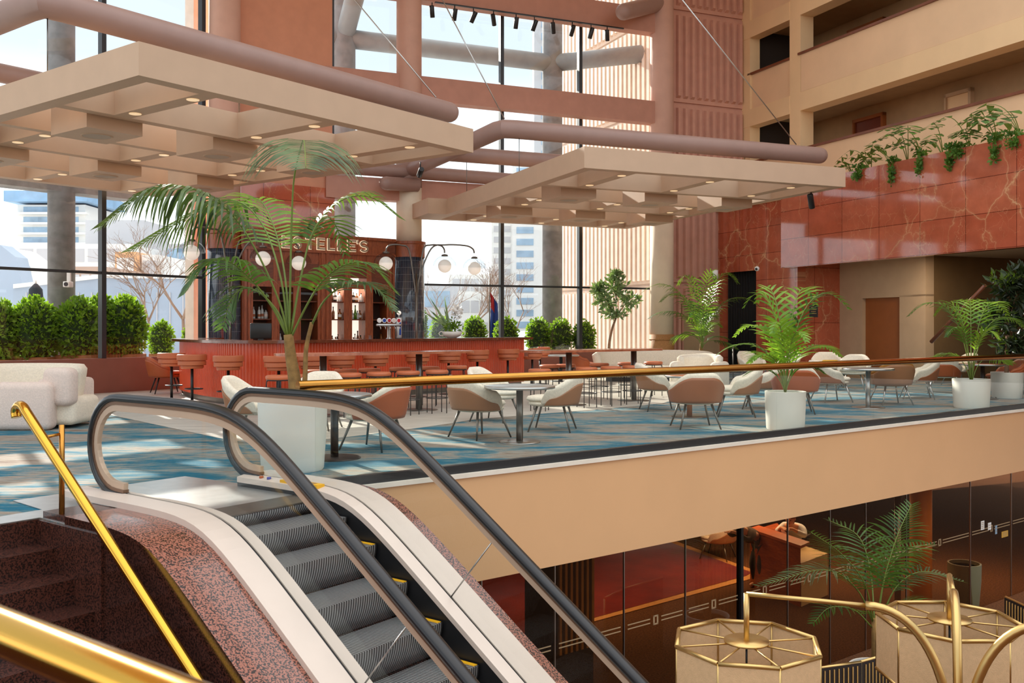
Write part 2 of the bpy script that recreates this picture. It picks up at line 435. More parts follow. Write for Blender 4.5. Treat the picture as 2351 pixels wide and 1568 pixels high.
def m_tread():
    m = NT('grooved_step_metal'); m.set(.45, .6)
    w = m.n.new('ShaderNodeTexWave'); w.wave_type = 'BANDS'; w.bands_direction = 'X'; w.inputs['Scale'].default_value = 13; m.link(m.coord('UV'), w.inputs['Vector'])
    m.col(m.ramp(w.outputs['Fac'], [(.3, (60, 60, 62)), (.6, (178, 178, 178))])); m.bump(w.outputs['Fac'], .5, .006); return m.mat
M['tread'] = m_tread()
def m_rug():
    m = NT('glossy_red_rug'); m.set(.35, coat=.1); v = m.coord()
    m.col(m.ramp(m.noise(v, 2, 6), [(.3, (112, 36, 32)), (.7, (136, 48, 42))])); m.bump(m.noise(v, 7, 4), .3, .01); return m.mat
M['rug'] = m_rug()
M['rug_border'] = plain('tan_rug_border', (204, 148, 84), .7, var=.15, scale=8)
def m_lower():
    m = NT('dark_speckled_lobby_carpet'); m.set(.9, spec=.2); v = m.coord()
    m.col(m.ramp(m.noise(v, 34, 4, .7), [(.35, (66, 40, 24)), (.7, (126, 84, 52))])); return m.mat
M['lower_carpet'] = m_lower()

def uvmap(o, fn):
    me = o.data; uv = me.uv_layers.new(name='UVMap')
    for p in me.polygons:
        for li in p.loop_indices:
            uv.data[li].uv = fn(me.vertices[me.loops[li].vertex_index].co, p.normal)
# ================================================================ SETTING
def sbox(name, mat, boxes, a=None, label=None, cat=None, parent=None):
    mb = MB()
    Mx = MF(a) if a is not None else None
    for b in boxes: mb.box(b[0], b[1], Mx)
    o = mb.build(name, mat, parent)
    return struct(o, label, cat) if parent is None else o
ZL = -3.5                                 # lobby floor
VB = 8.05
# --- upper floor
fl = [PB(3.72, VB + .06), PB(31, VB + .06), P2(27, 27.2), P2(16.7, 26.9), P2(4, 26.9), P1(14.5, 21.0), P1(-6, 21.0), P1(-6, 7.45), P1(3.7, 7.45), P1(3.7, 6.95), P1(4.2, 6.5), P1(5.6, 6.5)]
struct(MB().prism(fl, -.35, 0).build('floor', M['carpet']), 'upper lounge floor of blue and grey patterned carpet', 'floor')
vin = [PZ(*p, .004) for p in ((185, 922), (255, 953), (524, 1010), (600, 1019), (720, 1012), (850, 997), (1000, 977), (1090, 963), (1240, 950), (1400, 938), (1520, 926), (1600, 905), (1480, 862))] + [P2(12, 26.4, .004), P2(7, 26.0, .004), P1(13.6, 20.5, .004), P1(11, 20.5, .004)]
struct(MB().prism(vin, .002, .006).build('floor', M['vinyl']), 'pale plank floor around the bar', 'floor')
lp = [PZ(30, 1151), PZ(425, 1095), PZ(560, 1113), P1(5.57, 6.5), P1(4.3, 6.5), P1(3.7, 6.95), P1(3.7, 7.45), P1(2.2, 7.45), PZ(-60, 1202), PZ(0, 1188), PZ(97, 1172)]
struct(MB().prism(lp, .003, .008).build('floor', M['plate']), 'pale metal landing plate at the head of the escalator', 'floor')
# --- slab edge facing the void
mb = MB(); mb.box((3.9, VB - .06, -1.14), (31, VB + .06, -.03), MF(AB)); struct(mb.build('fascia', M['cream']), 'long cream fascia below the glass balustrade', 'fascia')
mb = MB(); mb.box((3.9, VB - .085, -.045), (31, VB + .06, -.001), MF(AB)); struct(mb.build('trim_1', M['trim_white']), 'thin white edge along the top of the cream fascia', 'trim')
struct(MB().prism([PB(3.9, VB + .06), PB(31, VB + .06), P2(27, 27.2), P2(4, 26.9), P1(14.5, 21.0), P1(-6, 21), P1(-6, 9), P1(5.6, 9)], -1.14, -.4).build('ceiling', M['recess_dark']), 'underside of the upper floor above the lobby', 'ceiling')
# --- lobby
sbox('floor', M['lower_carpet'], [((-24, -26, ZL - .2), (34, 44, ZL))], None, 'dark speckled carpet of the lower lobby', 'floor')
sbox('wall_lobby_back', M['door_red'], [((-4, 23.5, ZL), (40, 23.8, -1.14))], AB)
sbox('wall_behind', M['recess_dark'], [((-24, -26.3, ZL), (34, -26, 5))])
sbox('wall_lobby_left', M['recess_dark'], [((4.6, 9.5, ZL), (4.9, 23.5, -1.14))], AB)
# --- roof
struct(MB().prism([PB(-12, 13.5), PB(40, 13.5), P2(27, 27.2), P2(4, 27.2), P1(14.5, 21.3), P1(-12, 21.3)], 14.2, 14.6).build('ceiling', M['balcony']), 'flat roof over the lounge', 'ceiling')
# --- left window wall
VL = 20.6
uL0 = UV(PD(242, 0, DV(242, VL, A1)))[0]; uL1 = UV(PD(471, 0, DV(471, VL, A1)))[0]; dU = uL1 - uL0
sbox('wall_left', M['sill'], [((-8, VL, 0), (uL1 + .6, VL + .3, .79))], A1)
def window_wall(name, a, v, xs, z0, z1, zt, x0, x1, label, extra=()):
    w = struct(thing(name, label, 'window'))
    for x in xs:
        MB().box((x - .055, v - .05, z0), (x + .055, v + .12, z1), MF(a)).build('mullion', M['mullion'], w)
    for z in zt: MB().box((x0, v - .03, z - .03), (x1, v + .08, z + .03), MF(a)).build('transom', M['mullion'], w)
    e = [x0] + [x for x in xs if x0 < x < x1] + [x1]; zs = [z0] + list(zt) + [z1]
    for i in range(len(e) - 1):
        for j in range(len(zs) - 1):
            MB().add([P1(e[i], v + .03, zs[j], a), P1(e[i + 1], v + .03, zs[j], a), P1(e[i + 1], v + .03, zs[j + 1], a), P1(e[i], v + .03, zs[j + 1], a)], [(0, 1, 2, 3)]).build('pane', M['glass'], w)
    return w
window_wall('window_1', A1, VL + .1, [uL0 - 2 * dU, uL0 - dU, uL0, uL1], .79, 14.2, [2.76], -8, uL1, 'tall black framed window wall left of the bar')
VR = 26.55
def u2at(px): return UV(PD(px, 0, DV(px, VR, A2)), A2)[0]
window_wall('window_2', A2, VR, [u2at(1152), u2at(1332), u2at(762)], .79, 14.2, [2.76], u2at(755), 16.6, 'tall black framed window wall right of the bar')
sbox('wall_back', M['sill'], [((u2at(755), VR - .05, 0), (16.6, VR + .25, .79))], A2)
# beams across the right window wall
for i, (z0, z1) in enumerate(((8.02, 8.72), (10.9, 11.65), (5.1, 5.72))):
    sbox('beam', M['terracotta_dark'], [((u2at(740), 26.05, z0), (16.5, 26.45, z1))], A2, ('terracotta beam crossing the right window wall above the canopies', 'topmost terracotta beam, carrying the black spotlight track', 'lowest terracotta beam, behind the tubes at canopy height')[i], 'beam')
# --- columns
def column(c, r, parts, label):
    w = struct(thing('column', label, 'column', c))
    for nm, mt, rr, z0, z1 in parts: MB().lathe([(rr, z0), (rr, z1)], n=40).build(nm, mt, w)
    return w
cl = P2(7.86, 26.2); cr = P2(16.3, 26.2)
column(cl, .36, [('shaft', M['column_low'], .365, 3.95, 5.5), ('collar', M['tube'], .37, 5.5, 6.2), ('upper_shaft', M['column_up'], .36, 6.2, 14.2)], 'round column rising behind the bar cabinet')
c = column(cr, .375, [('shaft', M['column_low'], .375, 1.28, 5.2), ('upper_shaft', M['column_up'], .375, 5.2, 14.2), ('woven_band', M['woven'], .40, .05, 1.28)], 'round column with a woven cane band at its foot')
mb = MB(); mb.lathe([(.41, 1.1), (.425, 1.12), (.41, 1.14)], n=40); mb.lathe([(.41, .62), (.425, .64), (.41, .66)], n=40); mb.build('rope_ring', M['woven'], c)
# --- pier between the two window walls
vP = 23.84
ua = UV(PD(556, 0, DV(556, vP, AB)), AB)[0]; ub = UV(PD(763, 0, DV(763, vP, AB)), AB)[0]
pr = struct(thing('pier', 'broad terracotta pier with a rounded edge above the bar', 'pier'))
MB().box((ua - .05, vP, 5.35), (ub, vP + 1.6, 8.7), MF(AB)).build('lower_face', M['terracotta'], pr)
MB().box((ua - .05, vP, 8.72), (ub, vP + 1.6, 14.2), MF(AB)).build('upper_face', M['terracotta'], pr)
MB().box((ua - .05, vP, 0), (ub, vP + 1.6, 3.0), MF(AB)).build('base', M['terracotta_dark'], pr)
pc = PD(516, 0, 24.25); pc.z = 0
MB().lathe([(.39, 3.6), (.39, 14.2)], (pc.x, pc.y, 0), 40).build('rounded_edge', M['column_up'], pr)
o = MB().box((ua - .05, vP - .04, 3.0), (ub + .05, vP + 1.6, 5.35), MF(AB)).build('marble_facing', M['marble'], pr)
uvmap(o, lambda p, n: (UV(p, AB)[0] + 3.3, p.z))
# --- tubes of the canopy frames and wall tubes
def tubeobj(pts, r, label, parts=None):
    return struct(MB().tube(pts, r, 28).build('tube_beam', M['tube']), label, 'tube beam')
def bend(pts, n=1): return pts
def arm_with_caps(pts, r):
    """tube with a rounded free end"""
    P = [Vector(p) for p in pts]; d = (P[-1] - P[-2]).normalized(); mb = MB()
    mb.tube(P, r, 28)
    q = [P[-1] + d * (r * math.sin(t)) for t in (0, .3, .6, .9, 1.2, 1.45, PI / 2)]
    o = len(mb.v); mb.sweep(q, [(math.cos(2 * PI * k / 28), math.sin(2 * PI * k / 28)) for k in range(28)])
    for i, p in enumerate(q):
        rr = max(r * math.cos((0, .3, .6, .9, 1.2, 1.45, PI / 2)[i]), .002)
        for k in range(28): mb.v[o + i * 28 + k] = tuple(p + (Vector(mb.v[o + i * 28 + k]) - p) * rr)
    return mb
ZT = 6.0
def mitre(pts, r, label, cap=True):
    return struct((arm_with_caps(pts, r) if cap else MB().tube(pts, r, 28)).build('tube_beam', M['tube'], None, 40), label, 'tube beam')
mitre([P1(6.5, 20.3, ZT), P1(6.5, 13.4, ZT), P1(6.55, 13.1, ZT), P1(6.8, 13.06, ZT), P1(15.0, 13.0, ZT)], .21, 'long mauve tube above the near canopy, turning back to the left window')
mitre([P2(7.86, 26.2, ZT), P2(8.1, 20.1, ZT), P2(8.18, 19.85, ZT), P2(8.45, 19.8, ZT), P2(17.05, 19.7, ZT)], .21, 'long mauve tube above the far canopy, bent from the column')
mitre([P2(8.0, 23.2, ZT), P2(17, 23.2, ZT)], .2, 'straight mauve tube over the back of the far canopy')
mitre([P2(u2at(742), 26.0, 5.95), P2(16.4, 26.0, 5.85)], .19, 'mauve tube running along the right window wall', False)
mitre([P1(-6, 20.2, 6.75), P1(11.5, 20.2, 6.75)], .2, 'mauve tube along the left window wall', False)
mitre([P2(8.0, 25.9, 5.55), P2(7.0, 25.55, 5.5)], .19, 'short round ended mauve stub beside the column')
mitre([P2(16.3, 26.2, 11.95), PD(1432, 27, 28.8)], .25, 'short pink tube stub near the topmost beam')
# --- pink ribbed wall right of the columns
def ribs(a, x0, x1, v, face, zs, pitch, w, dep, mat, name, label, parent=None):
    wl = struct(thing(name, label, 'wall'))
    for j in range(len(zs) - 1):
        mb = MB(); mb.box((x0, v, zs[j] + .035), (x1, v + .3, zs[j + 1] - .035), MF(a))
        n = int((x1 - x0) / pitch)
        for k in range(n + 1):
            x = x0 + .1 + k * pitch
            if x + w > x1: break
            lo, hi = zs[j] + .16, zs[j + 1] - .16
            q = [(x, 0, lo), (x + w, 0, lo), (x + w, 0, hi), (x, 0, hi), (x + .03, -dep, lo + .06), (x + w - .03, -dep, lo + .06), (x + w - .03, -dep, hi - .03), (x + .03, -dep, hi - .03)]
            Mx = MF(a, 0, 0, 0)
            mb.add([Mx @ Vector((p[0], v + p[1], p[2])) for p in q], [(4, 5, 6, 7), (0, 1, 5, 4), (1, 2, 6, 5), (2, 3, 7, 6), (3, 0, 4, 7)])
        mb.build('ribbed_panel', mat, wl)
    MB().box((x0, v + .06, zs[0]), (x1, v + .29, zs[-1]), MF(a)).build('joint', M['ribbed'], wl)
    return wl
ZS = [0, 2.95, 5.9, 8.85, 11.88, 14.8]
ribs(A2, 16.62, 19.63, 26.45, -1, ZS, .27, .16, .11, M['ribbed'], 'wall_back_ribbed', 'pink vertically ribbed wall right of the columns')
# outside return of the ribbed wall (faces left)
Aw = A2 - PI / 2
vW = 16.75                                      # u2 of the outer face
def outer():
    wl = struct(thing('wall_outside', 'sunlit ribbed concrete wall outside the right window', 'wall'))
    zs = [-.2, 2.95, 5.9, 8.85, 11.9, 14.8, 17.8]
    Mx = MF(A2)
    for j in range(6):
        mb = MB(); mb.box((vW, 26.75, zs[j] + .04), (vW + .4, 35.2, zs[j + 1] - .04), Mx)
        for k in range(27):
            y = 26.85 + k * .31
            mb.box((vW - .16, y, zs[j] + .14), (vW, y + .17, zs[j + 1] - .14), Mx)
        mb.build('ribbed_panel', M['ribbed_out'], wl)
    MB().box((vW + .08, 26.75, -.2), (vW + .35, 35.2, 17.8), Mx).build('joint', M['ribbed_out'], wl)
outer()
# --- right wall: galleries
UR = 19.63; k0 = 2.96
mb = MB(); Mx = MF(A2)
gal = struct(thing('wall_right', 'cream gallery wall with open corridors on the right', 'wall'))
def gbox(nm, mt, *bs):
    m = MB()
    for b in bs: m.box(b[0], b[1], Mx)
    return m.build(nm, mt, gal)
gbox('pillar', M['balcony'], ((UR, 23.53, 5.4), (UR + .5, 24.04, 14.2)))
gbox('end_pillar', M['balcony'], ((UR, 26.05, 5.4), (UR + .4, 26.6, 14.2)))
for k in range(3):
    z = 7.03 + k0 * k
    gbox('beam_face', M['balcony'], ((UR - .015, 9, z + 1.18), (UR + .5, 23.54, z + 1.75)), ((UR - .015, 24.03, z + 1.18), (UR + .4, 26.6, z + 1.75)))
    lo = z - 1.2 if k else 5.4
    gbox('parapet', M['balcony_panel'], ((UR + .005, 9, lo), (UR + .2, 23.52, z - .05)), ((UR + .08, 24.05, lo), (UR + .2, 26.04, z - .05)))
    gbox('handrail', M['brown_rail'], ((UR - .06, 9, z - .05), (UR + .26, 23.6, z + .015)), ((UR + .0, 24.04, z - .05), (UR + .26, 26.2, z + .015)))
    gbox('corridor_slab', M['corridor'], ((UR + .3, 9, z + 1.5), (22.6, 26.6, z + 1.76)))
    gbox('corridor_wall', M['corridor'], ((22.2, 9, z - 1.2), (22.5, 26.6, z + 1.5)))
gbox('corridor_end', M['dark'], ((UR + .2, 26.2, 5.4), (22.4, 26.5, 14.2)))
def u22(px): return UV(PD(px, 0, DU(px, 22.2, A2)), A2)[1]
for i, (pa, pb, k, mt, lab) in enumerate(((1968, 2030, 0, 'door_red', 'dark red door on the lower gallery'), (2180, 2231, 0, 'balcony', 'pale door on the lower gallery'), (1955, 2030, 1, 'door_red', 'dark red door on the upper gallery'))):
    z = 5.85 + k0 * k
    d = struct(thing('door_%d' % (i + 1), lab, 'door'))
    a_, b_ = u22(pb), u22(pa)
    MB().box((22.12, a_, z), (22.19, b_, z + 2.25), Mx).build('leaf', M[mt], d)
    mb = MB(); mb.box((22.05, a_ - .09, z), (22.2, a_, z + 2.35), Mx); mb.box((22.05, b_, z), (22.2, b_ + .06, z + 2.35), Mx); mb.box((22.05, a_ - .09, z + 2.25), (22.2, b_ + .06, z + 2.35), Mx)
    mb.build('frame', M['door_brown'] if i != 1 else M['recess'], d)
# marble walls
UM = 18.3
vA = UV(PD(1793, 0, DU(1793, UM, A2)), A2)[1]
o = MB().box((UM, 6, 3.26), (UM + .25, vA, 5.70), Mx).build('wall_marble', M['marble']); uvmap(o, lambda p, n: (UV(p, A2)[1], p.z) if abs(n.x * math.sin(A2) + n.y * math.cos(A2)) > .5 else (UV(p, A2)[0], p.z)); struct(o, 'polished red marble bulkhead below the planted ledge', 'wall')
sbox('ledge', M['balcony'], [((UM + .25, 6, 5.35), (UR + .1, 26.5, 5.55))], A2, 'ledge behind the top of the marble bulkhead', 'ledge')
UM2 = 18.62
vD0 = UV(PD(1736, 0, DU(1736, UM2, A2)), A2)[1]; vD1 = UV(PD(1660, 0, DU(1660, UM2, A2)), A2)[1]
mb = MB(); mb.box((UM2, vA - .35, 0), (UM2 + .3, vD0, 5.66), Mx); mb.box((UM2, vD0, 3.3), (UM2 + .3, 26.45, 5.66), Mx); mb.box((UM2, vD1, 0), (UM2 + .3, 26.45, 3.3), Mx)
o = mb.build('wall_marble', M['marble']); uvmap(o, lambda p, n: (UV(p, A2)[1] + .4, p.z + .3)); struct(o, 'polished red marble wall around the curtained doorway', 'wall')
o = MB().box((UM2 + .3, vA - .35, 0), (20.3, vA - .05, 3.6), Mx).build('wall_marble', M['marble']); uvmap(o, lambda p, n: (UV(p, A2)[0] + 1, p.z)); struct(o, 'dark red marble return wall inside the recess', 'wall')
# recess
UC = 20.2
def vc(px, u=UC): return UV(PD(px, 0, DU(px, u, A2)), A2)[1]
sbox('wall_recess', M['recess'], [((UC, vc(1980), 0), (UC + .3, vA - .3, 3.6)), ((UC, vc(2125), 2.35), (UC + .3, vc(1980), 3.6)), ((UC, vc(2125), 0), (UC + .3, vc(2065), 2.4))], A2, 'beige recess wall around the rust door opening', 'wall')
d = struct(thing('door_4', 'rust brown panel door in the recess', 'door'))
MB().box((UC + .12, vc(2067), 0), (UC + .2, vc(1978), 2.36), Mx).build('leaf', M['door_brown'], d)
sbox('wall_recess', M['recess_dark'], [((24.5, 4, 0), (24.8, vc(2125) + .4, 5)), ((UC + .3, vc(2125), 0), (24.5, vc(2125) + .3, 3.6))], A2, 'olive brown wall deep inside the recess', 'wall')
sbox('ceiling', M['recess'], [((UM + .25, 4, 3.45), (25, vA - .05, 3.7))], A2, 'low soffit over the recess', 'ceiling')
sbox('wall_end', M['recess_dark'], [((UM, 2, 0), (30, 2.3, 3.4))], A2)
# ================================================================ CANOPIES
def canopy(a, u0, v0, label, rods, wing=False):
    root = thing('ceiling_canopy', label, 'canopy', P1(u0, v0, 4.583, a), yaw(a), 'suspended coffered canopies')
    W, L, T = 6.43, 9.6, .417
    us = [.0, .24, 1.0, 1.27, 3.14, 3.4, 5.26, 5.52, 6.2, W]
    vs = [0, .22, 2.27, 2.47, 4.16, 4.34, 5.78, 5.98, 7.66, 7.84, 9.36, L]
    mb = MB()
    mb.box((0, 0, 0), (.24, L, T)); mb.box((6.2, 0, 0), (W, L, T)); mb.box((.24, 0, 0), (6.2, .22, T)); mb.box((.24, 9.36, 0), (6.2, L, T))
    if wing: mb.box((-.55, 8.12, 0), (0, L, T))
    mb.build('frame', M['canopy'], root)
    for y0, y1 in ((2.27, 2.47), (4.16, 4.34), (5.78, 5.98), (7.66, 7.84)):
        MB().box((.24, y0, 0), (6.2, y1, T)).build('cross_beam', M['canopy'], root)
    for y0, y1 in ((.22, 2.27), (4.34, 5.78), (7.84, 9.36)):
        for x0, x1 in ((1.0, 1.27), (3.14, 3.4), (5.26, 5.52)):
            rb_ = MB().box((x0, y0, 0), (x1, y1, T)).build('rib', M['canopy'], root)
            if wing: MB().lathe([(.025, -.004), (.025, .004)], n=12, M=Matrix.Translation((x0, y0 + (y1 - y0) * .55, .24)) @ Matrix.Rotation(PI / 2, 4, 'Y')).build('cable_hole', M['black'], rb_)
    for y0 in (2.5, 6.0):
        for x in (1.15, 3.28, 5.39):
            b = MB().box((x - .44, y0, -.19), (x + .44, y0 + 1.02, T)).build('light_box', M['canopy_box'], root)
            m = MB(); m.lathe([(.2, -.2), (.2, -.185)], (x, y0 + .51, 0), 28); m.build('speaker', M['speaker'], b)
            m = MB(); m.lathe([(.2, -.195), (.215, -.205), (.23, -.19)], (x, y0 + .51, 0), 28, cap=False); m.build('trim_ring', M['canopy'], b)
    for y in (.55, 1.95, 4.55, 5.45, 8.1, 9.1):
        for x in (1.135, 3.27, 5.39):
            MB().lathe([(.085, -.008), (.085, .0)], (x, y, 0), 20).build('downlight', M['lamp_on'], root)
    for x, y in rods:
        MB().tube([(x, y, T), (x, y, 1.22)], .008, 6).build('hanger_rod', M['dark_steel'], root)
    return root
canopy(A1, 6.48, 10.62, 'cream coffered canopy hanging at left, nearest the escalator', ((.12, 2.46), (3.27, 2.4), (6.3, 2.44), (.12, 9.5), (6.3, 9.5)))
canopy(A2, 8.4, 16.3, 'cream coffered canopy hanging at right, behind the bent tube', ((.12, 3.45), (6.3, 3.42), (.12, 6.9), (6.3, 6.9)), True)
# suspension cables
def cable(p, q, lab):
    tag(MB().tube([p, q], .014, 6).build('suspension_cable', M['steel']), lab, 'cable')
cable(P1(14.6, 13.0, 6.23), PD(740, -90, 21), 'thin steel cable sloping down to the end of the near tube')
cable(P2(8.2, 19.85, 6.23), PD(985, -60, 22), 'thin steel cable reaching the elbow of the far tube')
cable(P2(16.3, 19.7, 6.23), PD(1520, -60, 23), 'thin steel cable reaching the right end of the far tube')
# spotlights
def spot(loc, rz, label, group=None, tilt=.5):
    t = thing('spotlight', label, 'spotlight', loc, rz, group)
    MB().tube([(0, 0, 0), (0, 0, -.14)], .016, 6).build('stem', M['black'], t)
    Mx = Matrix.Translation((0, 0, -.26)) @ Matrix.Rotation(tilt, 4, 'X')
    MB().lathe([(.06, -.17), (.068, -.155), (.068, .155), (.06, .17)], n=14, M=Mx).build('barrel', M['black'], t)
    return t
tr = MB().box((u2at(985), 25.97, 10.85), (u2at(1412), 26.03, 10.885), MF(A2)).build('light_track', M['black'])
tag(tr, 'black track under the topmost beam', 'light track')
for i, px in enumerate((992, 1044, 1087, 1133, 1185, 1227, 1270, 1314, 1357, 1394)):
    u = UV(PD(px, 0, DV(px, 26.03, A2)), A2)[0]
    spot(P2(u, 26.03, 10.86), yaw(A2) + (i % 3 - 1) * .6, 'small black spotlight hanging from the track under the topmost beam', 'track spotlights', .3 + .12 * (i % 4))
spot(PD(965, 372, 23.6), .3, 'black spotlight under the tube beside the column', None, 1.2)
spot(PD(1862, 436, 21.6), -.6, 'black spotlight under the right end of the far canopy', None, .5)

# ================================================================ ESCALATOR
def smin(a, b, s=.12): return -s * math.log(math.exp(-a / s) + math.exp(-b / s))
def znose(v): return smin(0.0, -.276 + .7 * (v - 5.6), .03)
def zdeck(v): return smin(.115, -.44 + .7 * (v - 5.17), .12)
def zhand(v): return smin(.945, .80 + .7 * (v - 5.6), .14)
V0 = 1.2
def inc(z, v1, n=70): return [(V0 + (v1 - V0) * i / n, z(V0 + (v1 - V0) * i / n)) for i in range(n + 1)]
esc = thing('escalator', 'escalator rising from the lobby, with black handrails and glass sides', 'escalator', P1(5.03, 6.4, 0))
def E_(u, v, z): return P1(u, v, z) - P1(5.03, 6.4, 0)
def esc_side(u, vn, si):
    r = .40; zc = .945 - r - .045
    def ring(off):
        pts = [(v, zhand(v) - .035 - off) for v in [V0 + (vn - V0) * i / 60 for i in range(61)]]
        rr = r + .01 - off
        pts += [(vn + rr * math.sin(t), zc + rr * math.cos(t)) for t in [PI * i / 16 for i in range(1, 17)]]
        pts += [(vn - .12, zc - rr - .005)]
        return pts
    sd = P1(1, 0, 0)
    a, b = .042, .026
    sec = [(-a, -b), (-a * .6, -b - .006), (a * .6, -b - .006), (a, -b), (a + .006, 0), (a * .8, b), (a * .3, b + .006), (-a * .3, b + .006), (-a * .8, b), (-a - .006, 0)]
    hr = MB().sweep([E_(u, v, z) for v, z in ring(0)], sec, sd).build('handrail', M['black_rubber'], esc)
    def rect(w, h): return [(-w, -h), (w, -h), (w, h), (-w, h)]
    MB().sweep([E_(u, v, z) for v, z in ring(.045)], rect(.026, .014), sd, smooth=False).build('handrail_guide', M['bronze'], esc)
    MB().sweep([E_(u, v, z) for v, z in ring(.085)], rect(.02, .028), sd, smooth=False).build('balustrade_frame', M['frame_bronze'], esc)
    # glass between deck and frame, in panels
    top = ring(.11); edges = [V0, 2.9, 4.55 if si < 0 else 4.9, vn + 1]
    def zt(v): return zhand(v) - .145
    for j in range(3):
        a_, b_ = edges[j], edges[j + 1]
        if j < 2:
            lo = [(v, zdeck(v)) for v in [a_ + .004 + (b_ - a_ - .008) * i / 12 for i in range(13)]]
            hi = [(v + (-.42), zt(v - .42)) for v in [a_ + .004 + (b_ - a_ - .008) * i / 12 for i in range(13)]]
            if j == 0: hi[0] = (a_, zt(a_)); hi = [(max(p[0], a_), zt(max(p[0], a_))) for p in hi]
        else:
            lo = [(v, zdeck(v)) for v in [a_ + .004 + (vn - a_ - .004) * i / 24 for i in range(25)]]
            hi = [(v, zt(v)) for v in [a_ - .416 + (vn - a_ + .416) * i / 30 for i in range(31)]]
            rr = r + .01 - .11
            hi += [(vn + rr * math.sin(t), zc + rr * math.cos(t)) for t in [PI * i / 14 for i in range(1, 14)]]
        poly = lo + hi[::-1]
        n = len(poly); w = .006
        vs = [E_(u - w, v, z) for v, z in poly] + [E_(u + w, v, z) for v, z in poly]
        m = MB(); m.add(vs, [tuple(range(n)), tuple(range(n, 2 * n))[::-1]])
        g = m.build('glass_panel', M['glass_esc'], esc)
        if j < 2:
            p, q = E_(u, b_, zdeck(b_)), E_(u, b_ - .42, zt(b_ - .42))
            MB().tube([p, q], .006, 6).build('panel_joint', M['steel'], g)
    return zc
UGL, UGR, UST0, UST1 = 4.37, 5.68, 4.5, 5.56
esc_side(UGL, 7.47, -1); esc_side(UGR, 7.36, 1)
def band(ua_, ub_, dz0, dz1, th, v1, name, mat, z=zdeck, n=60):
    p = [(v, z(v)) for v in [V0 + (v1 - V0) * i / n for i in range(n + 1)]]
    vs, fs = [], []
    for v, zz in p: vs += [E_(ua_, v, zz + dz0), E_(ub_, v, zz + dz1), E_(ub_, v, zz + dz1 - th), E_(ua_, v, zz + dz0 - th)]
    for i in range(n):
        for k in range(4):
            k2 = (k + 1) % 4; fs.append((i * 4 + k, i * 4 + k2, i * 4 + 4 + k2, i * 4 + 4 + k))
    fs += [(3, 2, 1, 0), (n * 4, n * 4 + 1, n * 4 + 2, n * 4 + 3)]
    return MB().add(vs, fs, 0, False).build(name, mat, esc, None)
for nm, a_, b_, d0, d1, v1, mt in (('outer_deck', 4.12, UGL - .012, 0, 0, 7.95, 'alu'), ('inner_deck', UGL + .012, UST0, 0, -.02, 7.7, 'alu'), ('inner_deck', UST1 - .005, UGR - .012, -.02, 0, 7.45, 'alu'), ('outer_deck', UGR + .012, 5.95, 0, 0, 7.45, 'alu')):
    band(a_, b_, d0, d1, .05, v1, nm, M[mt])
for u in (UGL, UGR): band(u - .012, u + .012, -.012, -.012, .03, 7.4, 'glass_channel', M['black'])
band(UST0 - .02, UST0, -.03, -.03, .55, 7.7, 'skirt', M['dark_steel']); band(UST1, UST1 + .03, -.03, -.03, .55, 7.45, 'skirt', M['black'])
# steps
NS = [(6.28, .0), (5.94, -.10), (5.59, -.285), (5.235, -.535), (4.87, -.79)]
while NS[-1][0] > 1.5: NS.append((NS[-1][0] - .364, NS[-1][1] - .255))
for i, (v, z) in enumerate(NS):
    vb_ = NS[i - 1][0] if i else 6.5
    zn = NS[i + 1][1] if i + 1 < len(NS) else z - .25
    st = MB(); 
    q = [(UST0, v, z), (UST1 - .02, v, z), (UST1 - .02, vb_ + .02, z), (UST0, vb_ + .02, z)]
    st.add([E_(*p) for p in q], [(0, 1, 2, 3)])
    n = 8; pr_ = [(v + .10 * (k / n) ** 2, z - (z - zn + .02) * k / n) for k in range(n + 1)]
    st.add([E_(UST0, a_, b_) for a_, b_ in pr_] + [E_(UST1 - .02, a_, b_) for a_, b_ in pr_], [(k, k + 1, n + 2 + k, n + 1 + k) for k in range(n)], 0, True)
    st.add([E_(UST1 - .02, a_, b_) for a_, b_ in pr_] + [E_(UST1 - .02, vb_ + .02, z), E_(UST1 - .02, vb_ + .02, zn)], [tuple(range(n + 1)) + (n + 2, n + 1)], 0)
    so = st.build('step', M['tread'], esc)
    uvmap(so, lambda p, nn: (UV(p + P1(5.03, 6.4, 0))[0], p.z))
    if i > 1:
        yl = MB(); yl.box((UST1 - .06, v + .012, z + .001), (UST1 - .02, vb_, z + .006), Matrix.Translation(-P1(5.03, 6.4, 0)) @ MF(A1))
        yl.build('yellow_line', M['yellow'], so)
cb = MB(); cb.box((UST0, 6.28, .004), (UST1, 6.62, .016), Matrix.Translation(-P1(5.03, 6.4, 0)) @ MF(A1)); cbo = cb.build('comb_plate', M['dark_steel'], esc)
uvmap(cbo, lambda p, n: (p.x, p.y))
# deck details
Mo = Matrix.Translation(-P1(5.03, 6.4, 0)) @ MF(A1)
pl = MB(); pl.box((UST1 + .012, 6.35, .09), (UGR - .02, 6.85, .1225), Mo); pl = pl.build('warning_label', M['yellow'], esc)
for k, vv in enumerate((6.42, 6.56, 6.7)):
    MB().box((UST1 + .03, vv, .1226), (UGR - .035, vv + .09, .1232), Mo).build('pictogram', M['dark'] if k == 9 else M['gold_slat'], pl)
for k, vv in enumerate((7.05, 7.16)):
    MB().lathe([(.02, .1), (.02, .122)], tuple(Mo @ Vector((UST1 + .05, vv, 0))), 14).build('button', M[('flag_blue', 'rust')[k]], esc)
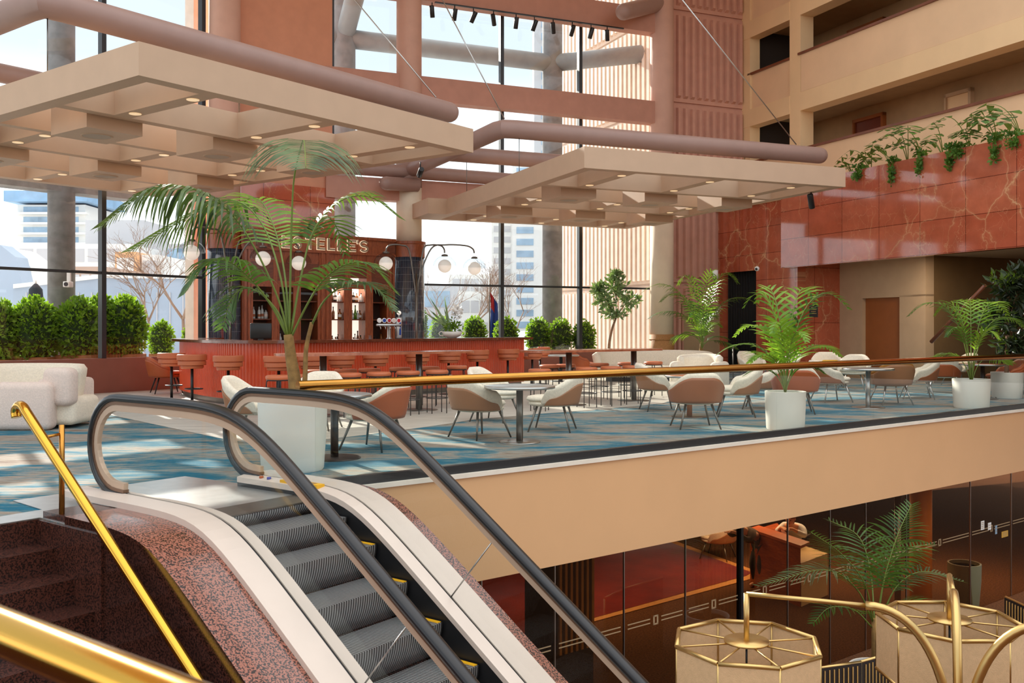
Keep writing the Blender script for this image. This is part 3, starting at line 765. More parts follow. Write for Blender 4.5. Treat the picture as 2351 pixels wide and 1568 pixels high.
# --- granite surrounds and stair (setting)
def gran(name, ua_, ub_, mats, label, v1, dz):
    n = 60; vs, fs, mi = [], [], []
    for i in range(n + 1):
        v = V0 + (v1 - V0) * i / n; z = zdeck(v) + dz
        vs += [P1(ua_, v, z), P1(ub_, v, z), P1(ub_, v, ZL), P1(ua_, v, ZL)]
    for i in range(n):
        for k in range(4):
            k2 = (k + 1) % 4; fs.append((i * 4 + k, i * 4 + k2, i * 4 + 4 + k2, i * 4 + 4 + k)); mi.append(1 if k == 0 else 0)
    m = MB().add(vs, fs); m.m = mi
    m.add([P1(ua_, v1, zdeck(v1) + dz), P1(ub_, v1, zdeck(v1) + dz), P1(ub_, v1, ZL), P1(ua_, v1, ZL)], [(0, 1, 2, 3)])
    return struct(m.build(name, mats), label, 'granite wall')
gran('wall_stair', 3.69, 4.125, [M['granite'], M['granite_pink']], 'polished brown granite side wall between the stair and the escalator', 7.05, -.05)
gran('wall_escalator', 5.948, 6.12, [M['granite'], M['granite_pink']], 'speckled granite coping right of the escalator', 6.75, -.05)
sm = MB()
for k in range(18):
    z = -.19 * (k + 1)
    if z < ZL: break
    sm.box((-6, 7.45 - .285 * (k + 1), z - .19), (3.69, 7.45 - .285 * k, z), MF(A1))
sm.box((-6, 7.435, -.4), (3.69, 7.6, -.001), MF(A1))
struct(sm.build('stair', M['granite_step']), 'brown granite steps going down beside the escalator', 'stair')
mb = MB(); mb.box((3.67, 6.5, ZL), (4.12, 7.44, -.004), MF(A1)); mb.box((3.71, 6.95, -.02), (4.12, 7.42, .06), MF(A1)); struct(mb.build('wall_stair', M['granite_step']), 'granite end block beside the brass post', 'granite wall')
# --- brass handrails on the stair
hr = thing('stair_handrail', 'polished brass handrail with a hooked end beside the escalator', 'handrail', P1(3.58, 7.2, 0))
o3 = P1(3.58, 7.2, 0)
pth = [P1(3.6, 7.62, .79), P1(3.6, 7.63, .84), P1(3.595, 7.58, .885), P1(3.59, 7.5, .885), P1(3.58, 7.42, .845)] 
pth = catmull(pth, 5) + [P1(3.58, v, .845 + .71 * (v - 7.42)) for v in (7.0, 6, 5, 4, 3, 2)]
MB().tube([p - o3 for p in pth], .038, 16).build('rail', M['brass'], hr)
MB().tube([P1(3.74, 7.19, 0) - o3, P1(3.74, 7.19, .75) - o3], .021, 12).build('post', M['brass_dark'], hr)
MB().tube([P1(3.74, 7.19, .68) - o3, P1(3.58, 7.19, .66) - o3], .012, 8).build('bracket', M['brass_dark'], hr)
nr = thing('guard_rail', 'thick polished brass rail close up at bottom left', 'handrail', P1(.56, .6, ZL))
o4 = P1(.56, .6, ZL)
MB().tube([P1(.56, v, 1.12) - o4 for v in (-3, -1, .3, 1, 2, 3.2)], .028, 24).build('rail', M['brass'], nr)
for v in (-2.5, 3.1): MB().tube([P1(.56, v, ZL) - o4, P1(.56, v, 1.1) - o4], .02, 12).build('post', M['brass_dark'], nr)

# ================================================================ BALUSTRADE
bal = thing('glass_balustrade', 'frameless glass balustrade with a brass top rail along the upper floor', 'balustrade', PB(12, VB, 0), yaw(AB))
def tB(px): return UV(PD(px, 0, DV(px, VB, AB)), AB)[0] - 12
MB().tube([(3.78 - 12, 0, .965), (-4, 0, .965), (4, 0, .965), (18, 0, .965)], .048, 20).build('top_rail', M['brass_dark'], bal)
MB().box((4.0 - 12, -.035, .0), (18, .035, .085)).build('reflection_band', M['black'], bal)  # black strip in place of the dark reflecting band at the glass foot
js = [3.95 - 12] + [tB(p) for p in (1133, 1500, 1783, 2005, 2189, 2342)]
js += [js[-1] + 1.55 * k for k in range(1, 7)]
for i in range(len(js) - 1):
    MB().box((js[i] + .006, -.007, .05), (js[i + 1] - .006, .007, .94)).build('glass_panel', M['glass_rail'], bal)
# ================================================================ FURNITURE PROTOTYPES (front = local +Y)
def shell(mb, r0, r1, zb, hf, ph, thick, out=0.0, t0=0.0, t1=1.0, ni=30, nj=9, ry=.95, closed=True):
    def pt(phi, t, off):
        z = zb + (hf(phi) - zb) * t
        r = r0 + (r1 - r0) * max(0.0, (z - zb) / .42) ** .8 + off
        return Vector((r * math.sin(phi), -r * ry * math.cos(phi), z))
    ins, outs = [], []
    for i in range(ni + 1):
        phi = -ph + 2 * ph * i / ni
        for j in range(nj + 1):
            t = t0 + (t1 - t0) * j / nj
            rnd_ = 1 - max(0, (t - .86) / .14) ** 2 * .75 if closed else 1
            ins.append(pt(phi, t, -thick / 2 * rnd_ + out)); outs.append(pt(phi, t, thick / 2 * rnd_ + out))
    n = len(ins); W = nj + 1
    fs = []
    for i in range(ni):
        for j in range(nj):
            a = i * W + j
            fs.append((a, a + 1, a + W + 1, a + W)); fs.append((n + a, n + a + W, n + a + W + 1, n + a + 1))
        a = i * W + nj; fs.append((a, n + a, n + a + W, a + W))
        a = i * W; fs.append((a, a + W, n + a + W, n + a))
    for j in range(nj):
        fs.append((j, n + j, n + j + 1, j + 1)); a = ni * W + j; fs.append((a, a + 1, n + a + 1, n + a))
    mb.add(ins + outs, fs, 0, True); return mb
def leg4(root, pts, r, mat, r2=None):
    for p, q in pts: MB().tube([p, Vector(p).lerp(Vector(q), .5), q], r, 10, r2=r2 or r * .6).build('leg', mat, root)
def lounge_chair(label, fabric, leather, legm, tall=.82, mode=0):
    t = thing('lounge_chair', label, 'chair'); t.scale = (1.13, 1.13, 1.05)
    ph = math.radians(112)
    def hf(p):
        a = abs(p) / ph
        q = min(1, max(0, (a - .16) / .6)); q2 = max(0, (a - .74) / .26)
        return tall - .19 * q * q * (3 - 2 * q) - .21 * q2 * q2
    shell(MB(), .275, .365, .385, hf, ph, .09, ni=44).build('backrest', M[fabric], t)
    def hf2(p): return hf(p) - (.16 if mode == 0 else .07)
    shell(MB(), .277, .365, .37, hf2, ph * .93, .012, out=.05, closed=False).build('back_panel', M[leather], t)
    mb = MB(); pr_ = [(.01, .345), (.24, .345), (.275, .365), (.28, .385), (.27, .405), (.01, .41)]
    mb.lathe(pr_, n=32, M=Matrix.Translation((0, .03, 0)) @ Matrix.Diagonal((1, 1.08, 1, 1))); mb.build('seat_base', M[fabric], t)
    mb = MB(); mb.lathe([(.01, .405), (.25, .405), (.285, .425), (.29, .445), (.27, .475), (.2, .49), (.01, .495)], n=32, M=Matrix.Translation((0, .05, 0)) @ Matrix.Diagonal((.93, 1.08, 1, 1))); mb.build('seat_cushion', M[fabric], t)
    leg4(t, [((sx * .17, sy * .17 + .02, .355), (sx * .27, sy * .27 + .02, 0)) for sx in (1, -1) for sy in (1, -1)], .017, M[legm])
    return t
def round_table(label, loc, r, topm, legm, basem, h=.74, br=.3, wood_edge=None):
    t = thing('round_table', label, 'table', loc)
    tp = MB().lathe([(.01, h - .03), (r - .02, h - .03), (r, h - .022), (r, h - .004), (r - .006, h), (.01, h)], n=44).build('tabletop', M[topm], t)
    MB().lathe([(r + .001, h - .034), (r + .006, h - .03), (r + .006, h - .004), (r + .001, h - .001)], n=44, cap=False).build('rim', M[wood_edge or 'steel'], tp)
    MB().lathe([(.045, .02), (.045, h - .03)], n=20).build('pedestal', M[legm], t)
    MB().lathe([(br, 0), (br, .008), (br - .01, .014), (.05, .02)], n=36).build('base', M[basem], t)
    return t
def cushion_stool(label):
    t = thing('stool', label, 'stool')
    MB().lathe([(.01, .69), (.19, .69), (.2, .7), (.205, .72), (.2, .745), (.18, .757), (.01, .762)], n=28).build('seat', M['stool_leather'], t)
    MB().lathe([(.178, .672), (.19, .672), (.19, .69), (.178, .69)], n=28).build('seat_ring', M['black'], t)
    MB().tube([(.19 * math.cos(2 * PI * k / 24), .19 * math.sin(2 * PI * k / 24), .27) for k in range(24)], .008, 8, closed=True).build('foot_ring', M['black'], t)
    for k in range(4):
        a = PI / 4 + k * PI / 2
        MB().tube([(.15 * math.cos(a), .15 * math.sin(a), .69), (.185 * math.cos(a), .185 * math.sin(a), .66), (.19 * math.cos(a), .19 * math.sin(a), .6), (.19 * math.cos(a), .19 * math.sin(a), 0)], .009, 8).build('leg', M['black'], t)
    return t
def bar_stool(label):
    t = thing('bar_stool', label, 'bar stool')
    MB().lathe([(.01, .71), (.2, .71), (.215, .725), (.215, .765), (.2, .785), (.01, .79)], n=28).build('seat', M['stool_leather'], t)
    def hf(p): return .99
    ph = math.radians(100)
    b = shell(MB(), .235, .235, .775, lambda p: .865, ph, .06).build('backrest', M['stool_leather'], t)
    shell(MB(), .245, .25, .87, lambda p: .985, ph * .97, .075).build('top_roll', M['stool_leather'], t)
    MB().lathe([(.028, .02), (.028, .71)], n=14).build('pedestal', M['black'], t)
    MB().lathe([(.22, 0), (.22, .012), (.03, .022)], n=28).build('base', M['black'], t)
    fr = MB().tube([(.17 * math.sin(2 * PI * k / 24), .1 + .14 * math.cos(2 * PI * k / 24), .31) for k in range(24)], .011, 8, closed=True).build('foot_ring', M['black'], t)
    return t
def high_table(label, tB0, tB1, v, legs, topm='table_wood'):
    c = PB((tB0 + tB1) / 2, v); L = (tB1 - tB0) / 2; w = .38
    t = thing('high_table', label, 'table', c, yaw(AB), None)
    pts = []
    for sx, a0 in ((1, -PI / 2), (-1, PI / 2)):
        for k in range(13):
            a = a0 + PI * k / 12
            pts.append((sx * (L - w * .45) + (abs(math.cos(a)) * w * .45) * sx, w * math.sin(a) * 1))
    MB().prism(pts, 1.03, 1.07, smooth=True).build('tabletop', M[topm], t, 30)
    for px in legs:
        x = UV(PD(px, 0, DV(px, v, AB)), AB)[0] - (tB0 + tB1) / 2
        MB().lathe([(.06, .02), (.06, 1.03)], (x, 0, 0), 20).build('pedestal', M['dark_steel'], t)
        MB().lathe([(.34, 0), (.34, .012), (.06, .025)], (x, 0, 0), 32).build('base', M['dark_steel'], t)
    return t
def put(o, px, py, rz, label=None, group=None):
    p = PZ(px, py); o.location = p; o.rotation_euler = (0, 0, math.radians(rz))
    if label: o['label'] = label
    if group: o['group'] = group
    return o
G = 'lounge chairs on the carpet'
ca = put(lounge_chair('', 'boucle', 'beige_leather', 'dark_steel'), 1098, 1004, -48, 'cream boucle chair with a tan back shell, nearest the balustrade, left of the steel-rimmed table', G)
def cc(src, px, py, rz, lab): return put(dup(src), px, py, rz, lab, G)
cc(ca, 1272, 988, 78, 'cream boucle chair right of the steel-rimmed round table')
cc(ca, 1135, 966, -118, 'cream boucle chair behind the steel-rimmed round table')
cd = put(lounge_chair('', 'boucle', 'tan', 'dark_steel', .8, 1), 1597, 982, 4, 'cream and brown leather chair with its back to the balustrade, at the brown pedestal table', G)
cc(ca, 1692, 955, 80, 'cream chair with a brown outer shell facing left at the brown pedestal table')
cc(ca, 1512, 942, -84, 'cream boucle chair facing right at the brown pedestal table')
cc(ca, 1750, 938, 70, 'cream chair half hidden by the left-hand white planter')
ch = put(lounge_chair('', 'boucle', 'rust', 'dark_steel', .8, 1), 1826, 948, -12, 'chair with a rust back shell directly behind the left-hand white planter', G)
ci = put(lounge_chair('', 'boucle', 'tan', 'steel', .8), 1906, 922, -80, 'cream chair with a brown outer shell, left of the grey pedestal table', G)
cc(ci, 1960, 893, 150, 'cream chair on the far side of the grey pedestal table')
ck = put(lounge_chair('', 'mustard', 'beige_leather', 'steel', .82, 1), 2046, 928, 4, 'mustard velvet chair with its back to the balustrade', G)
cc(ci, 2108, 915, 74, 'cream chair facing left beside the mustard velvet chair')
cm = put(lounge_chair('', 'boucle', 'rust', 'steel', .8), 2164, 903, -26, 'cream chair with a rust shell, left of the right-hand white planter', G)
cc(cm, 2204, 885, 100, 'cream chair half hidden behind the right-hand white planter')
co = put(lounge_chair('', 'rust', 'rust', 'black', .8, 1), 2310, 912, 84, 'all rust leather chair at the right edge, by the dark round table', G)
cc(ca, 586, 1012, -92, 'cream chair just behind the escalator handrail, left of the black pedestal table')
cc(ch, 726, 985, 172, 'cream chair beyond the black pedestal table, behind the big palm')
cc(ch, 862, 1030, 66, 'cream and rust chair seen through the escalator glass, right of the black pedestal table')
cr1 = cc(co, 380, 903, -60, 'rust leather low chair against the left window wall, behind the first bar stool')
cc(co, 1335, 873, -70, 'rust leather low chair beside the long white sofa')
cc(ca, 1800, 882, 100, 'cream chair far back, behind the left-hand potted palm')
cc(ca, 1900, 885, 170, 'cream chair far back with a yellow bolster on it')
cc(ca, 1730, 880, -150, 'cream chair far back in front of the black curtain')
by = MB().lathe([(.01, -.2), (.07, -.2), (.085, -.17), (.085, .17), (.07, .2), (.01, .2)], n=18, M=Matrix.Translation(PZ(1900, 885) + Vector((.05, -.05, .58))) @ Matrix.Rotation(PI / 2, 4, 'Y')).build('bolster_cushion', M['yellow_cloth'])
tag(by, 'yellow bolster cushion on a cream chair far back', 'cushion')
round_table('round table with a steel rim and glossy top on a black pedestal, nearest the balustrade', PZ(1193, 1015), .46, 'plate', 'dark_steel', 'steel', br=.27)
round_table('brown pedestal table half hidden by the brass rail', PZ(1583, 957), .4, 'table_wood', 'tan', 'dark_steel', .70)
round_table('grey pedestal round table between the cream and mustard chairs', PZ(1993, 936), .46, 'plate', 'steel', 'steel')
round_table('dark round table at the right edge beside the rust chair', PZ(2256, 916), .45, 'table_wood', 'black', 'black')
round_table('round table on a black pedestal seen through the escalator glass', PZ(768, 1052), .42, 'plate', 'black', 'black')
round_table('small grey table far back behind the second high table', PZ(1288, 876), .5, 'plate', 'black', 'black')
# high tables and their stools
high_table('long wooden high table in front of the bar', 6.5, 10.3, 14.6, (742, 962))
high_table('long wooden high table right of the bar end', 11.1, 14.5, 13.8, (1306, 1455))
s0 = cushion_stool('')
first = True
def stools(pxs, v, names, grp):
    global first
    for px, nm in zip(pxs, names):
        o = s0 if first else dup(s0); first = False
        d = DV(px, v, AB); p = PD(px, 0, d); p.z = 0
        o.location = p; o.rotation_euler = (0, 0, px * .37); o['label'] = nm; o['group'] = grp
W_ = ('first', 'second', 'third', 'fourth', 'fifth', 'sixth')
stools((640, 712, 802, 870, 937, 1003), 13.9, ['%s round terracotta stool from the left, near side of the high table before the bar' % w for w in W_], 'round cushion stools')
stools((726, 793, 848, 918, 985, 1049), 15.25, ['%s round terracotta stool from the left, bar side of the high table before the bar' % w for w in W_], 'round cushion stools')
stools((1239, 1347, 1403, 1452), 13.15, ['%s round terracotta stool from the left, near side of the right-hand high table' % w for w in W_], 'round cushion stools')
stools((1262, 1299, 1376, 1440, 1500), 14.5, ['%s round terracotta stool from the left, far side of the right-hand high table' % w for w in W_], 'round cushion stools')
# bar stools
b0 = bar_stool('')
bs = [((394, 920), -8, 'leftmost bar stool, at the rounded end of the bar'), ((441, 930), 0, 'second bar stool from the left, at the rounded end of the bar'), ((524, 937), 35, 'third bar stool from the left, in front of the red ribbed bar')]
for i, ((px, py), rz, lb) in enumerate(bs):
    o = b0 if i == 0 else dup(b0); put(o, px, py, rz, 'terracotta leather ' + lb, 'bar stools')
nm = ('half behind the palm trunk', 'right of the palm trunk', 'behind the first table leg', 'behind the middle of the high table', 'left of the second table leg', 'right of the second table leg', 'third from the bar end', 'second from the bar end', 'nearest the bar end')
for px, w in zip((640, 716, 783, 862, 958, 1030, 1096, 1166), nm[:6] + nm[7:]):
    p = PD(px, 0, DV(px, 13.95, A1)); p.z = 0
    o = dup(b0, p, math.radians(52.9) - .35, 'terracotta leather bar stool along the bar front, ' + w, 'bar stools')
dup(b0, PD(1222, 752, 23.6) * 1, math.radians(75), 'terracotta leather bar stool just past the right end of the bar, nearer one', 'bar stools').location.z = 0
dup(b0, PD(1240, 752, 25.2) * 1, math.radians(95), 'terracotta leather bar stool just past the right end of the bar, farther one', 'bar stools').location.z = 0

# boxy white armchairs
def block_chair(label, loc, rz, fabric):
    t = thing('armchair', label, 'armchair', loc, rz)
    MB().rbox((-.42, -.36, .03), (.42, .42, .40), .07).build('seat', M[fabric], t)
    MB().rbox((-.62, -.40, 0), (-.38, .42, .70), .1, 4).build('arm', M[fabric], t)
    MB().rbox((.38, -.40, 0), (.62, .42, .70), .1, 4).build('arm', M[fabric], t)
    def hf(p): return .88 - .03 * abs(p)
    shell(MB(), .42, .47, .36, hf, math.radians(95), .17).build('backrest', M[fabric], t)
    return t
def armchair_left():
    t = thing('armchair', 'chunky cream boucle armchair at the left edge, its back to the window', 'armchair', PZ(60, 985), .0)
    o = t.location
    def L(px, d): p = PD(px, 0, d); return p.x - o.x, p.y - o.y
    x0, y0 = L(-40, 13.8); x1, _ = L(117, 13.8)
    MB().rbox((x0, y0 - .05, 0), (x1, y0 + .26, .70), .1, 4).build('arm', M['boucle_pink'], t)
    Mx = Matrix.Translation((*L(152, 14.9), 0)) @ Matrix.Rotation(-.25, 4, 'Z')
    MB().rbox((-.23, -.4, 0), (.22, .42, .71), .08, 4, Mx).build('arm', M['boucle_pink'], t)
    Mx = Matrix.Translation((*L(141, 14.05), 0)) @ Matrix.Rotation(-.2, 4, 'Z')
    MB().rbox((-.24, -.16, .34), (.23, .14, .91), .11, 4, Mx).build('back_pad', M['boucle_pink'], t)
    def hf(p): return .93
    sb = MB(); shell(sb, .78, .86, .36, hf, math.radians(88), .16, ry=.8)
    Mx = Matrix.Translation((x0 + .22, y0 + .75, 0)) @ Matrix.Rotation(PI * .93, 4, 'Z')
    sb.v = [tuple(Mx @ Vector(p)) for p in sb.v]; sb.build('backrest', M['boucle'], t)
    MB().rbox((x0 - .2, y0 + .2, .05), (x1 + .25, y0 + 1.1, .46), .1, 4).build('seat', M['boucle'], t)
    return t
armchair_left()
pA = PD(1606, 0, 22.5); pA.z = 0
block_chair('chunky white armchair with its back to the brass rail, right of the long sofa', pA, 2.6, 'boucle')
def sofa():
    p = PD(1500, 0, 26.4); p.z = 0
    t = thing('sofa', 'long white curved sofa in front of the banded column', 'sofa', p, -.15)
    sb = MB(); shell(sb, 1.5, 1.6, .3, lambda q: .86 - .1 * (abs(q) / 1.6) ** 4, math.radians(92), .24, ni=50, ry=.42)
    sb.v = [(a, -b + .15, c) for a, b, c in sb.v]; sb.f = [f[::-1] for f in sb.f]; sb.build('backrest', M['boucle'], t)
    MB().rbox((-1.45, -.45, .12), (1.45, .65, .44), .12, 4).build('seat', M['boucle'], t)
    MB().box((-1.3, -.35, 0), (1.3, .5, .12)).build('plinth', M['black'], t)
sofa()

# ================================================================ BAR
bar = thing('bar_counter', 'long bar counter with a red ribbed front, dark wooden top and rounded left end', 'bar', P1(14, 16, 0), yaw(A1))
BARP = catmull([(p[0] - 14, p[1] - 16, 0) for p in ((13.6, 19.5), (12.5, 18.8), (11.75, 17.2), (11.35, 15.8), (11.4, 15.05), (11.85, 14.62), (12.7, 14.5), (14.5, 14.45), (17.0, 14.4), (19.5, 14.36))], 8)
def barpath(off):
    """outer outline of the bar offset outward by off (local coords)"""
    out = []
    for i, p in enumerate(BARP):
        t = (BARP[min(i + 1, len(BARP) - 1)] - BARP[max(i - 1, 0)]).normalized()
        q = p + Vector((t.y, -t.x, 0)) * -off * BSG
        if i == len(BARP) - 1: q = q + t * off * .6
        out.append((q.x, q.y))
    return out
BSG = -1
def wallband(p_out, p_in, z0, z1, name, mat, parent, sharp=30):
    n = len(p_out); vs = []
    for a, b in zip(p_out, p_in): vs += [(a[0], a[1], z0), (a[0], a[1], z1), (b[0], b[1], z1), (b[0], b[1], z0)]
    fs = [(i * 4 + k, i * 4 + (k + 1) % 4, i * 4 + 4 + (k + 1) % 4, i * 4 + 4 + k) for i in range(n - 1) for k in range(4)]
    fs += [(3, 2, 1, 0), (n * 4 - 4, n * 4 - 3, n * 4 - 2, n * 4 - 1)]
    return MB().add(vs, [f[::-1] for f in fs], 0, True).build(name, mat, parent, sharp)
wallband(barpath(0), barpath(-.45), .12, 1.2, 'front', M['red_bar'], bar)
wallband(barpath(-.06), barpath(-.4), 0, .12, 'plinth', M['dark_steel'], bar)
wallband(barpath(.2), barpath(-.5), 1.2, 1.255, 'counter_top', M['bar_top'], bar, 40)
# ribs of the front
rb = MB(); pts = barpath(0)
fine = []
for i in range(len(pts) - 1):
    a, b = Vector(pts[i]), Vector(pts[i + 1]); n = max(1, int((b - a).length / .01))
    fine += [a.lerp(b, k / n) for k in range(n)]
acc = 0
for i in range(1, len(fine) - 1):
    acc += (fine[i] - fine[i - 1]).length
    if acc > .066:
        acc = 0; t = (fine[i + 1] - fine[i - 1]).normalized(); nn = Vector((t.y, -t.x)); p = fine[i]
        q = [p - t * .024, p - t * .014 + nn * .018, p + t * .014 + nn * .018, p + t * .024]
        vs = [(k.x, k.y, z) for z in (.13, 1.19) for k in q]
        rb.add(vs, [(0, 1, 5, 4), (1, 2, 6, 5), (2, 3, 7, 6)], 0, True)
rb.build('front_ribs', M['red_bar'], bar)
# things on the bar top
def onbar(px, v=14.72):
    d = DV(px, v, A1); p = PD(px, 0, d); p.z = 1.255; return p
t = thing('monitor', 'black till monitor on the bar top, behind the palm fronds', 'monitor', onbar(599), .3)
MB().rbox((-.2, -.03, .03), (.2, .03, .33), .02, 2).build('screen', M['screen'], t)
MB().box((-.05, -.02, 0), (.05, .07, .06)).build('stand', M['screen'], t)
t = thing('beer_tap_tower', 'steel beer tap tower with five round badges on the bar', 'beer tap', onbar(893), .55)
MB().lathe([(.07, 0), (.07, .01), (.04, .02), (.038, .28)], n=20).build('column', M['steel'], t)
MB().rbox((-.3, -.035, .27), (.3, .035, .33), .025, 3).build('crossbar', M['steel'], t)
for k, cn in enumerate(('white', 'flag_blue', 'flag_red', 'boucle_pink', 'flag_red')):
    x = -.24 + k * .115
    Mx = Matrix.Translation((x, -.03, .40)) @ Matrix.Rotation(PI / 2, 4, 'X')
    b = MB().lathe([(.052, -.012), (.055, 0), (.052, .012)], n=20, M=Mx).build('badge', M['white'], t)
    MB().lathe([(.04, .013), (.038, .016)], n=18, M=Mx).build('badge_face', M[cn], b)
    MB().tube([(x, -.05, .28), (x, -.1, .24), (x, -.1, .2)], .01, 8).build('spout', M['steel'], t)
t = thing('tap_column', 'single tall beer tap with a blue stripe, right of the tap tower', 'beer tap', onbar(916, 14.68), .55)
MB().rbox((-.06, -.06, 0), (.06, .06, .47), .02, 2).build('body', M['steel'], t)
MB().rbox((-.022, -.066, .08), (.022, -.058, .36), .01, 2).build('label_stripe', M['flag_blue'], t)
MB().sphere((0, 0, .57), .05).build('knob', M['globe'], t); MB().lathe([(.015, .47), (.015, .53)], n=10).build('stem', M['steel'], t)
t = thing('glass_tumbler', 'small glass tumbler on the bar left of the tap tower', 'glass', onbar(850))
MB().lathe([(.035, 0), (.04, .08)], n=16, cap=False).build('wall', M['glass_dome'], t); MB().lathe([(.033, .0), (.033, .01)], n=16).build('foot', M['glass_dome'], t)
# ================================================================ BACK BAR CABINET
VC = 23.25
def tb(px, v=VC): return UV(PD(px, 0, DV(px, v, AB)), AB)[0]
cab = thing('back_bar_cabinet', 'tall wooden back bar cabinet with glazed doors and a lit sign', 'cabinet', PB(tb(556), VC, 0), yaw(AB))
X = lambda px: tb(px) - tb(556)
WX = X(906)
MB().box((0, .5, 0), (WX, .56, 3.95)).build('back_panel', M['cab_inside'], cab)
MB().box((0, -.25, 0), (WX, .5, 1.0)).build('base_cupboard', M['cabinet_dark'], cab)
mb = MB(); mb.box((-.03, -.06, 3.5), (WX, .5, 3.56)); mb.box((-.03, -.02, 3.56), (WX, .5, 3.94)); mb.box((-.05, -.09, 3.92), (WX, .5, 4.0)); mb.box((0, 0, 3.2), (WX, .5, 3.5)); fr = mb.build('frieze', M['cabinet'], cab)
for k in range(4):
    x0 = X(890) if k == 3 else X(560) + k * .32
    MB().box((x0, -.035, 3.6), (x0 + .22, -.018, 3.88)).build('frieze_panel', M['cabinet_dark'], fr)
posts = [(556, 576), (627, 637), (676, 686), (732, 757), (792, 804), (841, 852), (890, 906)]
for a, b in posts:
    m = MB(); m.box((X(a), -.02, 1.0), (X(b), .5, 3.5))
    w = X(b) - X(a)
    if w > .2:
        m.box((X(a) + w * .15, -.05, 1.0), (X(a) + w * .4, -.02, 3.5)); m.box((X(a) + w * .6, -.05, 1.0), (X(a) + w * .85, -.02, 3.5))
    m.build('post', M['cabinet'], cab)
for k in range(6):
    a, b = X(posts[k][1]), X(posts[k + 1][0])
    lit = k in (3, 4)
    MB().box((a, .44, 1.0), (b, .49, 2.9)).build('lit_back' if lit else 'bay_back', M['cab_light' if lit else 'cab_inside'], cab)
    MB().box((a, -.01, 2.62), (b, .04, 2.72)).build('rail', M['cabinet'], cab)
    MB().box((a, -.01, 2.86 if lit else 2.72), (b, .02, 3.2)).build('top_panel', M['cabinet_dark'], cab)
    for z in (1.70, 2.18): MB().box((a, .03, z), (b, .44, z + .03)).build('shelf', M['cabinet_dark'], cab)
    d = MB()
    s = .045
    d.box((a, -.03, 1.02), (a + s, .0, 2.62)); d.box((b - s, -.03, 1.02), (b, .0, 2.62)); d.box((a + s, -.03, 2.56), (b - s, 0, 2.62)); d.box((a + s, -.03, 1.02), (b - s, 0, 1.1))
    d = d.build('door', M['cabinet'], cab)
    MB().add([(a + s, -.015, 1.1), (b - s, -.015, 1.1), (b - s, -.015, 2.56), (a + s, -.015, 2.56)], [(0, 1, 2, 3)]).build('pane', M['glass_cab'], d)
for k in (3, 4):
    a, b = X(posts[k][1]), X(posts[k + 1][0])
    l = bpy.data.lights.new('cabinet_lamp', 'AREA'); l.energy = 5; l.size = b - a - .05; l.color = (1, .9, .75)
    lo = bpy.data.objects.new('cabinet_lamp', l); COL.objects.link(lo); lo.parent = cab; lo.location = ((a + b) / 2, .2, 2.6)
# sign
def letter(ch, x, w, h, parent):
    t = .06
    for dep0, dep1, gr, mt, nm in ((-.10, -.075, 0, 'letters', 'letter'), (-.07, -.06, .014, 'letter_glow', 'letter_glow')):
        m = MB(); g = gr * .6
        def bb(x0, z0, x1, z1): m.box((x + x0 - g, dep0, z0 - g), (x + x1 + g, dep1, z1 + g))
        if ch == 'E': bb(0, 0, t, h); bb(t, 0, w, t * .8); bb(t, h / 2 - t * .4, w * .9, h / 2 + t * .4); bb(t, h - t * .8, w, h)
        elif ch == 'L': bb(0, 0, t, h); bb(t, 0, w, t * .8)
        elif ch == 'T': bb(w / 2 - t / 2, 0, w / 2 + t / 2, h - t * .8); bb(0, h - t * .8, w, h)
        elif ch == "'": bb(0, h * .72, t * .7, h)
        else:
            p = []
            r = h / 4 - t * .2; cx = w / 2
            for k in range(11): a = math.radians(20 + 250 * k / 10); p.append((x + cx + (w / 2 - t / 2) * math.cos(a), 0, h - r - t * .4 + r * math.sin(a)))
            for k in range(1, 11): a = math.radians(90 - 250 * k / 10); p.append((x + cx + (w / 2 - t / 2) * math.cos(a), 0, r + t * .4 + r * math.sin(a)))
            q = (t / 2 * .85 + g); yy = (dep0 + dep1) / 2
            m.sweep([(a, yy, c) for a, b, c in p], [(-(dep1 - dep0) / 2, -q), ((dep1 - dep0) / 2, -q), ((dep1 - dep0) / 2, q), (-(dep1 - dep0) / 2, q)], (0, 1, 0), smooth=False)
        o = m.build(nm, M[mt], parent)
        if nm == 'letter': parent_l = o
    return
sg = thing('bar_sign', "backlit metal letters reading ESTELLE'S above the cabinet", 'sign', PB(tb(556), VC, 3.585), yaw(AB))
for ch, a, b in (('E', 645, 663), ('S', 671, 690), ('T', 699, 720), ('E', 725, 743), ('L', 749, 766), ('L', 772, 790), ('E', 795, 814), ("'", 817, 821), ('S', 823, 843)):
    letter(ch, X(a), X(b) - X(a), .31, sg)
# bottles
def bottle(style, mt):
    t = thing('bottle', '', 'bottle')
    pr = {0: [(.036, 0), (.038, .01), (.038, .17), (.03, .2), (.014, .23), (.013, .29)], 1: [(.045, 0), (.047, .01), (.047, .14), (.02, .17), (.016, .2)], 2: [(.04, 0), (.04, .12), (.024, .2), (.014, .26), (.014, .31)]}[style]
    MB().lathe(pr, n=14).build('body', M[mt], t)
    zt = pr[-1][1]; MB().lathe([(.016, zt), (.016, zt + .03)], n=10).build('cap', M['black'], t)
    if style != 2: MB().lathe([(pr[1][0] + .001, .05), (pr[1][0] + .001, .11)], n=14, cap=False).build('paper_label', M['white' if style else 'tan'], t)
    return t
prot = []
for s_, m_ in ((0, 'bottle_amber'), (1, 'bottle_dark'), (2, 'bottle_green'), (0, 'bottle_clear'), (1, 'bottle_amber'), (2, 'bottle_brown'), (1, 'bottle_clear')): prot.append([bottle(s_, m_), False, m_[7:], ('slim', 'squat', 'long necked')[s_]])
Mc = MF(AB, tb(556), VC, 0)
ordn = ('first', 'second', 'third', 'fourth', 'fifth', 'sixth', 'seventh')
